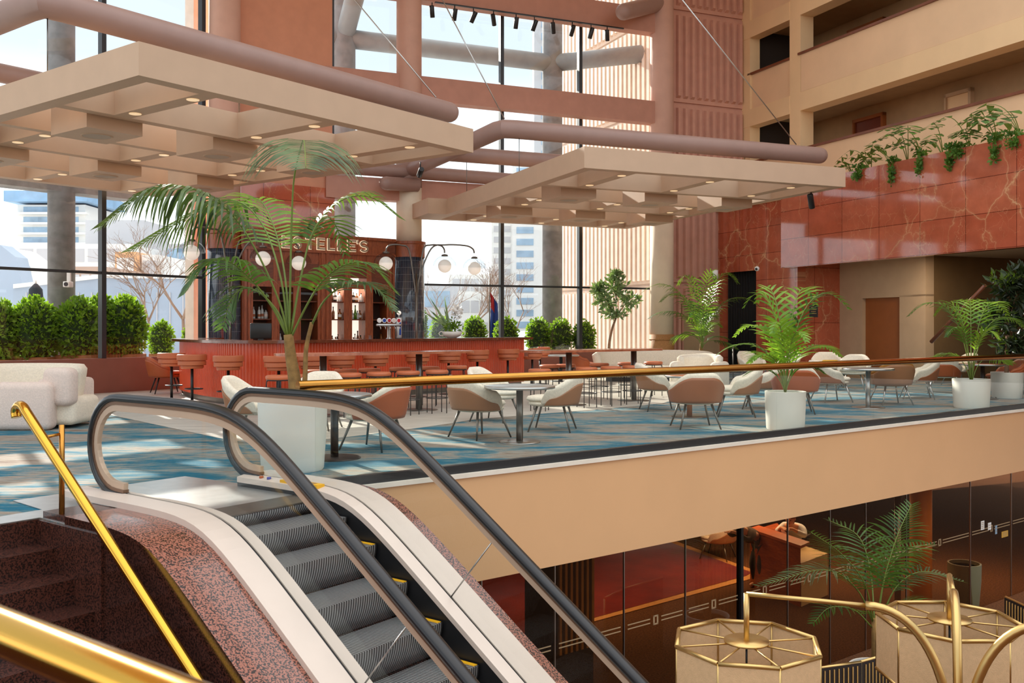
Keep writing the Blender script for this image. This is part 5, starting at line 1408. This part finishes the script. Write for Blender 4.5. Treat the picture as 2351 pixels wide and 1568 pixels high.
lean = dict(pel=(0, -.22, .88), waist=(0, -.08, .98), chest=(0, .12, 1.08), neck=(0, .26, 1.17), head=(0, .32, 1.24), face=(0, 1, -.35), shl=(-.18, .14, 1.12), ell=(-.27, .3, 1.0), wrl=(-.1, .5, 1.15), pal=(-.03, .55, 1.15), shr=(.18, .14, 1.12), elr=(.28, .28, 1.0), wrr=(.12, .5, 1.15), par=(.05, .55, 1.15), hil=(-.09, -.22, .82), knl=(-.1, -.1, .46), anl=(-.1, -.2, .08), tol=(-.1, -.04, .04), hir=(.09, -.22, .82), knr=(.1, -.08, .46), anr=(.1, -.16, .08), tor=(.1, 0, .04))
pp = Cc + l_ * .62 + r_ * .55; pp.z = ZL + .0
person('person in a pale shirt leaning over the reception counter', Cc + l_ * .62 + r_ * 1.0, 2.55, lean, 'shirt', 'hair_red')
person('person in dark clothes bending forward left of the reception counter, dim behind the glass', PZ(1728, 1352, ZL), 2.0, lean, 'sofa_blue', 'hair_dark')
lc = put(dup(ca), 1650, 1282, 60, 'pale chair on the lobby floor behind the bronze glass, beside the red rug'); lc.location = PZ(1650, 1282, ZL); lc['group'] = 'lobby chairs'; del lc['group']
t = thing('planter', 'round olive planter on the lobby floor behind the bronze glass', 'planter', PZ(2214, 1392, ZL)); pot(t, .28, .78, 0, .85, 'pot_olive')
def screen(pts, z1, label):
    p0 = pts[0]; t = thing('brass_framed_screen', label, 'screen', (p0.x, p0.y, ZL)); h = z1 - ZL
    for i in range(len(pts) - 1):
        a, b = pts[i] - p0, pts[i + 1] - p0; a.z = b.z = 0; dv = (b - a).normalized(); n = Vector((-dv.y, dv.x, 0)) * .02
        MB().add([a - n, b - n, b + n, a + n] + [q + Vector((0, 0, h)) for q in (a - n, b - n, b + n, a + n)], [(3, 2, 1, 0), (4, 5, 6, 7), (0, 1, 5, 4), (1, 2, 6, 5), (2, 3, 7, 6), (3, 0, 4, 7)]).build('panel', M['dark'], t)
        MB().tube([a + Vector((0, 0, h)), b + Vector((0, 0, h))], .02, 8).build('top_rail', M['gilt'], t)
        MB().tube([a, a + Vector((0, 0, h))], .02, 8).build('post', M['gilt'], t)
        m = MB(); N = int((b - a).length / .06)
        for k in range(1, N): q = a.lerp(b, k / N); m.tube([q - n * 1.3, q - n * 1.3 + Vector((0, 0, h - .03))], .008, 5)
        m.build('reeding', M['gold_slat'], t)
screen([PD(1880, 0, 10.9), PD(1976, 0, 11.1), PD(2090, 0, 11.6)], -2.42, 'brass framed reeded screen behind the octagonal lamp')
screen([PD(2309, 0, 13.0), PD(2420, 0, 12.0)], -2.2, 'brass framed reeded screen at the right edge of the lobby')
# lobby palm
pb2 = PD(2012, 0, 12.3); pb2.z = ZL
lp_ = thing('potted_palm', 'dark potted palm in the lobby in front of the bronze glass, behind the lamp', 'palm', pb2)
pot(lp_, .34, .6)
def Q2(px, py, dd=0): return PD(px, py, 12.3 + dd) - pb2
MB().tube([Q2(2016, 1590), Q2(2012, 1500), Q2(2010, 1420)], .07, 10, r2=.05).build('trunk', M['trunk'], lp_)
for i, (pp, dd, ln, n, mt) in enumerate([([(2005, 1430), (1965, 1350), (1890, 1308), (1745, 1345)], (0, -.2, -.3, -.3), .55, 34, 'palm_dark'), ([(2012, 1430), (2030, 1330), (2060, 1230), (2092, 1160)], (0, .0, .1, .3), .62, 34, 'palm'), ([(2005, 1430), (1985, 1340), (1930, 1270), (1862, 1222)], (0, -.3, -.6, -.9), .62, 32, 'palm_dark'),
        ([(2018, 1430), (2060, 1345), (2120, 1312), (2208, 1335)], (0, 0, .1, .1), .5, 30, 'palm_dark'), ([(2008, 1430), (1998, 1310), (1970, 1230), (1905, 1195)], (0, .3, .6, .9), .55, 26, 'palm'), ([(2016, 1440), (2050, 1390), (2100, 1385), (2145, 1420)], (0, -.2, -.4, -.5), .45, 24, 'palm'),
        ([(2002, 1440), (1960, 1400), (1905, 1395), (1868, 1430)], (0, -.2, -.3, -.4), .45, 24, 'palm'), ([(2014, 1430), (2035, 1320), (2085, 1260), (2145, 1250)], (0, .2, .3, .4), .6, 28, 'palm')]):
    frond(catmull([Q2(a[0], a[1], b) for a, b in zip(pp, dd)], 6), ln, n - 6, .0115, .6, 300 + i, .3, .011).build('frond', [M[mt], M['stemg']], lp_)
# octagonal floor lamp
lb = Vector((2.9, 6.15, ZL)); s1 = PD(1714, 1475, 6.6); s2 = PD(2180, 1424, 7.1); s2.z = s1.z; s3 = Vector((4.1, 5.55, s1.z))
fl_ = thing('floor_lamp', 'tall gilt floor lamp with octagonal linen shades at bottom right', 'lamp', lb)
MB().lathe([(.035, .03), (.035, 2.35)], n=16).build('pole', M['gilt'], fl_); MB().lathe([(.3, 0), (.3, .02), (.05, .04)], n=32).build('base', M['gilt'], fl_)
za = 1.5 - 613 * 6.6 / F - ZL
for k, (s, rot) in enumerate(((s1, .18), (s2, .42), (s3, .1))):
    d = Vector((s.x - lb.x, s.y - lb.y, 0)); L = d.length; dr = d.normalized()
    j = dr * L * (.4 if k != 1 else .5)
    path = bez([(0, 0, 2.2), Vector((0, 0, 2.75)) + dr * .02, Vector((0, 0, za + .02)) + dr * L * .14, j + Vector((0, 0, za))], 18)
    a = MB().tube([dr * .03 + p for p in path], .03, 14).build('arm', M['gilt'], fl_)
    MB().tube([j + Vector((0, 0, za)), d + Vector((0, 0, za + .005))], .017, 12).build('rod', M['gilt'], a)
    zs = s.z - ZL
    sh = MB().tube([d + Vector((0, 0, za + .01)), d + Vector((0, 0, zs - .02))], .02, 12).build('drop_rod', M['gilt'], a)
    # shade
    Rr, hh = .51, .42; vs = [(d.x + Rr * math.cos(rot + k2 * PI / 4), d.y + Rr * math.sin(rot + k2 * PI / 4)) for k2 in range(8)]
    m = MB()
    for q in range(8):
        p, r2 = vs[q], vs[(q + 1) % 8]
        m.add([(p[0], p[1], zs), (r2[0], r2[1], zs), (r2[0], r2[1], zs - hh), (p[0], p[1], zs - hh)], [(0, 1, 2, 3)])
    so = m.build('shade', M['shade'], fl_); md = so.modifiers.new('thick', 'SOLIDIFY'); md.thickness = .006
    m = MB()
    for q in range(8):
        p, r2 = Vector((*vs[q], zs)), Vector((*vs[(q + 1) % 8], zs))
        for zz in (0, -hh): m.tube([p + Vector((0, 0, zz)), r2 + Vector((0, 0, zz))], .016, 6)
        m.tube([p, p + Vector((0, 0, -hh))], .009, 6); m.tube([p, Vector((d.x, d.y, zs - .0))], .007, 6)
    m.build('shade_frame', M['gilt'], so)
    MB().lathe([(.028, zs + .004), (.155, zs + .004), (.155, zs + .018), (.028, zs + .018)], (d.x, d.y, 0), 32).build('top_disc', M['gilt'], so)
    m = MB(); m.tube([(d.x, d.y, zs), (d.x, d.y, zs - .3)], .008, 6); m.lathe([(.07, zs - .3), (.07, zs - .29)], (d.x, d.y, 0), 18); m.build('stem', M['black'], so)

# ================================================================ SIGNS, DOORS AND SMALL THINGS UPSTAIRS
d = struct(thing('door_5', 'beige exit door in the pink ribbed wall', 'door'))
def u2v(px, v): return UV(PD(px, 0, DV(px, v, A2)), A2)[0]
a, b = u2v(1570, 26.3), u2v(1660, 26.3)
M2 = MF(A2)
MB().box((a, 26.33, 0), (b, 26.42, 2.2), M2).build('leaf', M['corridor'], d)
m = MB(); m.box((a - .06, 26.3, 0), (a, 26.44, 2.27), M2); m.box((b, 26.3, 0), (b + .06, 26.44, 2.27), M2); m.box((a, 26.3, 2.2), (b, 26.44, 2.27), M2); m.build('frame', M['terracotta_dark'], d)
def exit_sign(loc, rz, label):
    t = thing('exit_sign', label, 'sign', loc, rz)
    MB().box((-.19, -.02, -.09), (.19, .02, .09)).build('panel', M['green_sign'], t)
    m = MB()
    def run(x, s):                                             # running figure
        m.lathe([(.02 * s, -.001), (.02 * s, .002)], n=12, M=Matrix.Translation((x, -.022, .055)) @ Matrix.Rotation(PI / 2, 4, 'X'))
        for p, q in (((0, .035), (-.01, -.005)), ((-.01, -.005), (.03, -.03)), ((.03, -.03), (.03, -.07)), ((-.01, -.005), (-.03, -.045)), ((-.03, -.045), (-.06, -.05)), ((0, .03), (.035, .015)), ((0, .03), (-.035, .02))):
            m.tube([(x + p[0], -.024, p[1]), (x + q[0], -.024, q[1])], .009, 5)
    run(.1, 1)
    m.build('running_figure', M['white'], t)
    m = MB(); x = -.16
    for ch in ('E', 'X', 'I', 'T'):
        w = .045 if ch != 'I' else .012
        def bb(x0, z0, x1, z1): m.box((x + x0, -.026, z0), (x + x1, -.021, z1))
        if ch == 'E': bb(0, -.04, .012, .04); bb(0, -.04, .04, -.028); bb(0, -.006, .035, .006); bb(0, .028, .04, .04)
        if ch == 'I': bb(0, -.04, .012, .04)
        if ch == 'T': bb(.016, -.04, .028, .04); bb(0, .028, .045, .04)
        if ch == 'X': m.tube([(x, -.024, -.04), (x + .042, -.024, .04)], .007, 5); m.tube([(x, -.024, .04), (x + .042, -.024, -.04)], .007, 5)
        x += w + .014
    m.build('lettering', M['white'], t); return t
exit_sign(PD(1596, 722, 29.2), yaw(A2) * .3, 'green exit sign with a running figure before the beige door')
t = thing('wall_sign', 'small black notice panel on the dark marble return wall', 'sign', PD(1868, 714, 27.2), .2)
MB().box((-.13, -.01, -.18), (.13, .01, .18)).build('panel', M['black'], t); m = MB()
for k in range(4): m.box((-.09, -.014, .1 - k * .06), (.06 + .02 * (k % 2), -.01, .115 - k * .06))
m.build('lettering', M['gilt'], t)
dC = DU(1700, UM2 + .15, A2)
cu = MB(); v0_, v1_ = vD0 + .02, vD1 - .02; n = 60; vs = []
for k in range(n + 1):
    v = v0_ + (v1_ - v0_) * k / n; x = UM2 + .16 + .04 * math.sin(k * 1.3)
    vs += [P2(x, v, 0.02), P2(x, v, 3.3)]
cu.add(vs, [(2 * k, 2 * k + 1, 2 * k + 3, 2 * k + 2) for k in range(n)], 0, True)
o = cu.build('curtain', M['curtain']); o.modifiers.new('t', 'SOLIDIFY').thickness = .02; tag(o, 'tall black curtain filling the marble doorway', 'curtain')
t = thing('security_camera', 'white dome security camera at the corner of the marble doorway', 'camera', PD(1738, 617, 28.4))
MB().sphere((0, 0, 0), .075, sc=(1, 1, 1)).build('dome', M['white'], t); MB().sphere((-.03, -.045, -.01), .04).build('lens', M['black'], t)
tag(MB().lathe([(.085, 0), (.085, .26)], tuple(PD(1642, 640, 28.6)), 24).build('wall_uplight', M['white']), 'white cylinder light on the ribbed wall beside the curtain', 'light')
def stanchion(px, py, h, label):
    t = thing('barrier_post', label, 'barrier post', PZ(px, py), 0, 'barrier posts')
    MB().lathe([(.02, .02), (.02, h)], n=12).build('pole', M['dark_steel'], t); MB().lathe([(.15, 0), (.15, .015), (.03, .03)], n=20).build('base', M['dark_steel'], t); return t
stanchion(1683, 872, 1.0, 'steel barrier post before the black curtain')
stanchion(2122, 875, 1.05, 'steel barrier post at the foot of the recess stairs, left of the pair'); stanchion(2146, 875, 1.05, 'steel barrier post at the foot of the recess stairs, right of the pair')
stanchion(2288, 880, 1.05, 'steel barrier post behind the right-hand potted palm')
p = PD(2138, 785, 22.8); q = PD(2262, 655, 21.2)
sr = thing('stair_rail', 'brown timber handrail climbing in the recess', 'handrail', p); MB().tube([(0, 0, 0), q - p], .045, 12).build('rail', M['brown_rail'], sr)
for k in (.2, .8): w = (q - p) * k; MB().tube([w, w + Vector((.3, .12, -.05))], .012, 6).build('bracket', M['brass_dark'], sr)
st = MB()
for k in range(9): st.box((20.6, vc(2260) - .0 - k * .28 - 1.2, .17 * k), (23.8, vc(2260) - k * .28 - .92, .17 * (k + 1)), M2)
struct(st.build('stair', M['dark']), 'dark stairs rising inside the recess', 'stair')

# ================================================================ OUTSIDE
struct(MB().prism([P1(-150, 20.95), P1(14.4, 20.95), P2(4.2, 26.95), P2(16.7, 26.95), P2(16.7, 500), (-420, 520)], -.3, -.05).build('ground', M['ground_out']), 'pale terrace and street outside the windows', 'ground')
def ext_col(px, v, a, r, label):
    d = DV(px, v, a); p = PD(px, 0, d); p.z = 0
    struct(MB().lathe([(r, -.05), (r, 20)], (p.x, p.y, 0), 32).build('outside_column', M['concrete']), label, 'column'); return p
e1 = ext_col(141, 24.2, A1, .33, 'round grey concrete column outside the left window')
e2 = ext_col(790, 30.0, A2, .36, 'round grey concrete column outside, left of the cream column')
e3 = ext_col(1268, 30.0, A2, .35, 'round grey concrete column outside the right window, before the ribbed wall')
def etube(p, q, r, label): struct(MB().tube([p, q], r, 20).build('outside_tube', M['tube_out']), label, 'tube beam')
za_ = 10.75
etube(Vector((e2.x, e2.y, za_)), Vector((e3.x, e3.y, za_)), .3, 'horizontal grey tube outside the right window'); etube(Vector((e3.x, e3.y, za_)), P2(16.8, 28.0, za_ + .1), .3, 'grey tube outside running to the ribbed wall'); etube(Vector((e2.x, e2.y, za_)), P2(u2at(880), 28.2, 13.2), .3, 'sloping grey tube outside, left of the cream column'); etube(Vector((e2.x, e2.y, za_)), PD(600, 0, 30) * 1 - Vector((0, 0, 11.9 - za_)) + Vector((0, 0, 0)), .3, 'grey tube outside behind the pier')
sbox('outside_beam', M['concrete'], [((-12, 23.9, 5.0), (14.5, 24.5, 5.8))], A1, 'grey concrete beam outside the left window', 'beam')
o = PD(452, 0, 26.5); struct(MB().box((-.24, -.2, -.05), (.24, .2, 14), MT(o.x, o.y, 0, yaw(A1))).build('outside_pier', M['ribbed_out']), 'beige concrete pier outside at the right end of the left window', 'pier')
t = thing('outside_camera', 'small white security camera on the outside column', 'camera', PD(157, 653, 22.6)); MB().rbox((-.08, -.12, -.07), (.08, .1, .07), .02, 2).build('housing', M['white'], t); MB().lathe([(.05, -.13), (.05, -.11)], n=14, M=Matrix.Rotation(PI / 2, 4, 'X') @ Matrix.Translation((0, 0, .24))).build('lens', M['black'], t); MB().box((-.04, 0, .07), (.04, .06, .35)).build('mount', M['white'], t)
def shrub(px, d, zc, rx, rz, n, label, grp, seed, z0=-.05, size=.13, planter=True):
    p = PD(px, 0, d); p.z = z0; t = thing('shrub', label, 'shrub', p, 0, grp); r = random.Random(seed)
    zz = zc - z0
    mb = MB(); leaves(mb, (0, 0, zz), (rx, rx, rz), n, size, r, lo=.78, asp=.6); mb.build('foliage', M['hedge'], t)
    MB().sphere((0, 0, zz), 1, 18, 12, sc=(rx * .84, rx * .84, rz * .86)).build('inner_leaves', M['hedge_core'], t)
    if planter:
        h = zz - rz * .72; MB().rbox((-rx * .8, -rx * .6, 0), (rx * .8, rx * .6, max(h, .25)), .02, 1).build('planter_box', M['planter_wood'], t)
for i, (px, d, rx, zc, rz, lb) in enumerate(((-8, 22.6, .52, 1.35, .85, 'leftmost big outside shrub, cut by the left edge'), (80, 23.0, .58, 1.4, .85, 'big outside shrub left of the concrete column'), (182, 23.4, .56, 1.42, .82, 'big outside shrub right of the concrete column'), (234, 24.2, .4, 1.55, .8, 'big outside shrub behind the window mullion'), (286, 24.2, .55, 1.45, .86, 'big outside shrub right of the window mullion'))):
    shrub(px, d, zc, rx, rz, 2000, lb, 'tall shrubs outside the left window', 11 + i)
for i, (px, d, rx, zc, rz, lb) in enumerate(((370, 27.5, .36, 1.15, .55, 'small round shrub outside, left of the bar end'), (441, 28, .28, 1.1, .55, 'small round shrub outside, just left of the beige pier'), (966, 29.8, .2, 1.5, .65, 'autumn tinted narrow shrub outside, beside the tiled pillar'), (1012, 30.4, .36, 1.25, .62, 'round shrub outside behind the flower bowl'), (1090, 31, .40, 1.25, .62, 'round shrub outside right of the flower bowl'), (1162, 31.4, .42, 1.25, .62, 'round shrub outside right of the window mullion'), (1235, 31.5, .42, 1.2, .65, 'round shrub outside before the outside column'), (1287, 31.6, .42, 1.15, .66, 'round shrub outside right of the outside column'), (1341, 31.6, .40, 1.1, .66, 'round shrub outside at the ribbed wall, before the right mullion'))):
    shrub(px, d, zc, rx, rz, 700, lb, 'small shrubs outside the windows', 31 + i, size=.12)
t = thing('parasol', 'closed dark parasol outside, behind the big shrubs', 'parasol', PD(82, 0, 26)); t.location.z = -.05
MB().lathe([(.03, 0), (.03, 1.0)], n=10).build('pole', M['dark_steel'], t); MB().lathe([(.06, .9), (.27, 1.15), (.24, 1.9), (.17, 2.6), (.05, 2.75)], n=16).build('folded_canopy', M['umbrella'], t); MB().lathe([(.03, 2.75), (.02, 2.85)], n=8).build('finial', M['white'], t)
t = thing('flag', 'blue and red flag hanging from a pole outside the right window', 'flag', PD(1124, 0, 32)); t.location.z = -.05
MB().lathe([(.025, 0), (.02, 3.6)], n=8).build('pole', M['dark_steel'], t)
m = MB(); vs = []
for k in range(9):
    for j in range(7): vs.append((.02 + k * .032 + .02 * math.sin(j * .8), .05 * math.sin(k * 1.6 + j * .5), 2.75 - j * .26 - k * .05))
fs_ = [(k * 7 + j, k * 7 + j + 1, k * 7 + j + 8, k * 7 + j + 7) for k in range(8) for j in range(6)]
m.add(vs, fs_, 0, True)
for q in range(len(fs_)):
    if q % 6 < 2 and q // 6 < 4: m.m[q] = 1
m.build('cloth', [M['flag_blue'], M['flag_red']], t)
def bare_tree(px, d, h, seed, label, z0=-.05, spread=.62):
    p = PD(px, 0, d); p.z = z0; t = thing('bare_tree', label, 'tree', p, 0, 'bare winter trees outside'); r = random.Random(seed)
    mb = MB(); tk = MB()
    def grow(a, dr, L, rad, lv, m):
        b = a + dr * L; mid = (a + b) / 2 + Vector((r.uniform(-1, 1), r.uniform(-1, 1), 0)) * L * .07
        m.tube([a, mid, b], rad, 5 if lv < 2 else 3, r2=rad * .65)
        if lv >= 6: return
        for k in range(r.choice((2, 3, 3)) if lv < 4 else 2):
            ax = Vector((r.gauss(0, 1), r.gauss(0, 1), r.gauss(0, .3)))
            nd = (dr + ax.normalized() * spread * r.uniform(.6, 1.3) + Vector((0, 0, .08))).normalized()
            grow(b, nd, L * r.uniform(.62, .82), rad * .62, lv + 1, mb)
        if lv > 0:
            nd = (dr + Vector((r.gauss(0, 1), r.gauss(0, 1), .2)) * .5).normalized(); grow(mid, nd, L * .55, rad * .45, lv + 2, mb)
    grow(Vector((0, 0, 0)), Vector((r.uniform(-.08, .08), 0, 1)).normalized(), h * .28, h * .013, 0, tk)
    tk.build('trunk', M['twig'], t); mb.build('branches', M['twig'], t)
bare_tree(425, 34, 6.6, 3, 'bare branched tree outside between the shrub and the bar end'); bare_tree(345, 42, 6.5, 8, 'bare branched tree outside right of the window mullion, farther back')
bare_tree(1010, 42, 5.2, 5, 'bare branched tree outside behind the flower bowl'); bare_tree(1085, 46, 5.6, 6, 'bare branched tree outside left of the flag'); bare_tree(1185, 46, 4.8, 12, 'bare branched tree outside right of the flag'); bare_tree(1145, 52, 5.6, 14, 'bare branched tree farthest outside, behind the flag')
def building(px0, px1, yt, d, mat, label, bands=0, wmat='window_blue', wx=(.08, .92), cols=1, depth=10, rz=0, yb=None, slabs=False, roof=None, mull=True):
    x0, x1 = (px0 - CX) / F * d, (px1 - CX) / F * d; zt = H - (yt - HY) / F * d
    t = thing('building', label, 'building', ((x0 + x1) / 2, d, -.05), rz); w = x1 - x0; h = zt + .05; z0 = 0 if yb is None else max(0, H - (yb - HY) / F * d + .05)
    MB().box((-w / 2, 0, z0), (w / 2, depth, h)).build('wall', M[mat], t)
    if bands:
        fh = (h - z0) / bands
        for c in range(cols):
            a = -w / 2 + w * (wx[0] + (wx[1] - wx[0]) * c / cols) + .01 * w; b = -w / 2 + w * (wx[0] + (wx[1] - wx[0]) * (c + 1) / cols) - .02 * w
            for k in range(min(bands, 60 // cols)):
                zb = h - fh * (k + 1) + fh * .25
                MB().box((a, -.06, zb), (b, .02, zb + fh * .55)).build('window', M[wmat], t)
        if slabs:
            m = MB()
            for k in range(bands): m.box((-w / 2 * 1.12, -1.2, h - fh * (k + 1)), (w / 2 * 1.12, 0, h - fh * (k + 1) + fh * .2))
            m.build('balcony_slabs', M['city_white'], t)
    if roof: MB().box((-w / 2 * 1.03, -.3, h), (w / 2 * 1.03, depth, h + .5)).build('roof', M[roof], t)
    return t
b_ = building(40, 196, 470, 170, 'city_white', 'pale balconied tower with blue safety netting, behind the outside column', 13, slabs=True, depth=14)
zb = H - (465 - HY) / F * 170
MB().box((-7.4, -2.2, zb), (7.4, 14, zb + 1.9)).build('safety_netting', M['city_netting'], b_); MB().box((-4.2, 2, zb + 1.9), (5.2, 12, zb + 14)).build('upper_floors', M['city_white'], b_)
building(20, 300, 560, 120, 'city_white', 'long low pale building below the tower', 4, 'city_grey', cols=6)
building(196, 330, 505, 135, 'city_grey', 'grey office block right of the outside column', 0)
building(264, 312, 578, 95, 'city_orange', 'small building with orange panels behind the bare tree', 3, 'city_white', cols=2)
building(325, 365, 585, 96, 'city_white', 'pale ribbed block behind the bare tree', 3, 'city_grey', cols=5)
building(85, 240, 612, 80, 'city_brown', 'low brown building behind the outside column', 2, 'city_grey', (.5, .95), 3)
building(378, 436, 668, 56, 'city_yellow', 'yellow panelled building behind the bare tree', 0, depth=4)
building(375, 470, 560, 130, 'city_grey', 'pale grey building behind the left globe lamp', 4, 'window_blue', cols=3)
def slope_bld(pts, d, depth, mat, label):
    P_ = [PD(px, py, d) for px, py in pts]; o = Vector((P_[0].x, d, -.05)); t = thing('building', label, 'building', o)
    n = len(P_); vs = [p - o for p in P_] + [p - o + Vector((0, depth, 0)) for p in P_]
    MB().add(vs, [tuple(range(n)), tuple(range(n, 2 * n))[::-1]] + [(i, i + n, (i + 1) % n + n, (i + 1) % n) for i in range(n)]).build('wall', M[mat], t); return t
b_ = slope_bld([(-60, 560), (0, 562), (36, 590), (60, 690), (75, 812), (-60, 812)], 60, 1.5, 'city_blue', 'angular blue grey building with slanted walls at the left edge')
b_ = slope_bld([(0, 566), (16, 572), (70, 612), (80, 690), (95, 810), (30, 810)], 62, 4, 'city_white', 'slanted pale wing with small windows beside the angular building')
for px, py in ((40, 625), (56, 632), (44, 665), (60, 670)):
    c_ = PD(px, py, 61.9) - b_.location; MB().box((c_.x - .14, c_.y - .02, c_.z - .5), (c_.x + .14, c_.y + .06, c_.z + .5)).build('window', M['dark_steel'], b_)
hb_ = slope_bld([(30, 662), (240, 638), (430, 640), (480, 655), (480, 822), (30, 822)], 50, 5, 'city_blue', 'long blue grey hall with a sloping roof behind the big shrubs')
for px in range(60, 480, 30):
    c_ = PD(px, 752, 49.95) - hb_.location; MB().box((c_.x - .03, c_.y, 0), (c_.x + .03, c_.y + .04, 3.4 if px < 440 else 2.8)).build('panel_joint', M['city_grey'], hb_)
for (pa, ya), (pb_, yb_) in (((30, 662), (240, 638)), ((240, 638), (430, 640))):
    a_, b_2 = PD(pa, ya, 49.9) - hb_.location, PD(pb_, yb_, 49.9) - hb_.location
    MB().add([a_, b_2, b_2 + Vector((0, 0, .22)), a_ + Vector((0, 0, .22))] + [q + Vector((0, 5.2, 0)) for q in (a_, b_2, b_2 + Vector((0, 0, .22)), a_ + Vector((0, 0, .22)))], [(0, 1, 2, 3), (7, 6, 5, 4), (3, 2, 6, 7), (0, 4, 5, 1), (0, 3, 7, 4), (1, 5, 6, 2)]).build('roof_edge', M['city_white'], hb_)
# right window city
b_ = building(1176, 1250, 380, 110, 'city_white', 'white tower with wide blue windows behind the right window', 14, 'window_blue', (.12, .68), 1, depth=5, yb=760)
building(1128, 1178, 440, 116, 'city_white', 'narrower white tower face left of the wide blue windows', 13, 'city_grey', (.1, .9), 2, yb=760)
building(1226, 1262, 40, 128, 'city_grey', 'tallest slim grey tower seen beside the outside column', 24, 'window_blue', (.45, .95), 1, yb=760)
building(968, 1040, 655, 95, 'city_grey', 'low grey building right of the tiled pillar', 2, 'window_blue', cols=2)
building(1030, 1130, 630, 120, 'city_white', 'low pale building behind the bare trees', 3, 'city_grey', cols=4)
building(766, 910, 700, 90, 'city_grey', 'low grey building seen left of the cream column', 2, 'city_white', cols=3)

# ================================================================ LIGHT, WORLD, CAMERA
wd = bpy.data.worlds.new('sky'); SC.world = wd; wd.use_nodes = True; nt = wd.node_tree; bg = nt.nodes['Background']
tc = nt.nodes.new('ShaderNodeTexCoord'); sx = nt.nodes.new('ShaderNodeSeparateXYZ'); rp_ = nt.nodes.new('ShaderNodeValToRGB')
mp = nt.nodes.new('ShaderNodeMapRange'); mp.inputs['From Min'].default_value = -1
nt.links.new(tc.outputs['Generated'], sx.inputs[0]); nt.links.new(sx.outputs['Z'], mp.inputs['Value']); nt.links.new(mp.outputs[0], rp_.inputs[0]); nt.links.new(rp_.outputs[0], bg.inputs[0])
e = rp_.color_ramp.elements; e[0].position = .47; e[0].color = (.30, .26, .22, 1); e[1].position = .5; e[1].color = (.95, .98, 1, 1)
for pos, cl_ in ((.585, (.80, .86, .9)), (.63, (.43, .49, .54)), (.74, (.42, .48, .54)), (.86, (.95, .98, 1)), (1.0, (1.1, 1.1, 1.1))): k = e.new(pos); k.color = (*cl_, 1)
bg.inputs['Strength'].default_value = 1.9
sun = bpy.data.lights.new('sun', 'SUN'); sun.energy = 9.0; sun.angle = .009; sun.color = (1, .93, .82)
so = bpy.data.objects.new('sun', sun); COL.objects.link(so)
az, el = math.radians(-32), math.radians(23.6)
dsun = Vector((math.sin(az) * math.cos(el), math.cos(az) * math.cos(el), math.sin(el)))
so.rotation_euler = dsun.to_track_quat('Z', 'Y').to_euler(); so.location = dsun * 60
def area(name, loc, size, energy, col, rot=(0, 0, 0)):
    l = bpy.data.lights.new(name, 'AREA'); l.energy = energy; l.size = size; l.color = col
    o = bpy.data.objects.new(name, l); COL.objects.link(o); o.location = loc; o.rotation_euler = rot; return o
for i, (px, d) in enumerate(((1300, 17), (1650, 19), (1850, 19), (2200, 19))):
    p = PD(px, 0, d); area('lobby_fill', (p.x, p.y, -1.2), 1.2, 60, (1, .78, .5))  # unseen fill lights added under the slab to lift the dark lobby
p = P2(19.1, 18); area('recess_fill', (p.x, p.y, 3.4), .7, 60, (1, .85, .65))  # unseen fill light added behind the bulkhead to brighten the recess
for k in range(2):
    for v in (13, 17, 21, 25): p = P2(21, v); area('corridor_lamp', (p.x, p.y, 8.48 + 2.96 * k), .12, 3, (1, .85, .65))
cam = bpy.data.cameras.new('camera'); co = bpy.data.objects.new('camera', cam); COL.objects.link(co)
co.location = (0, 0, H); co.rotation_euler = (PI / 2, 0, 0); cam.sensor_width = 36; cam.lens = F / 2351 * 36; cam.shift_y = -(784 - HY) / 2351; cam.clip_start = .05; cam.clip_end = 1500
cam.dof.use_dof = True; cam.dof.focus_distance = 14; cam.dof.aperture_fstop = 9
SC.camera = co
vs_ = SC.view_settings; SC.display_settings.display_device = 'sRGB'; vs_.view_transform = 'Standard'; vs_.look = 'None'; vs_.gamma = 1; vs_.use_curve_mapping = False; vs_.exposure = 0.16
cy = SC.cycles; cy.use_denoising = True; cy.max_bounces = 8; cy.diffuse_bounces = 4; cy.glossy_bounces = 3; cy.use_adaptive_sampling = True; cy.adaptive_threshold = .04; cy.transmission_bounces = 4; cy.transparent_max_bounces = 24; cy.caustics_reflective = False; cy.caustics_refractive = False; cy.sample_clamp_indirect = 6
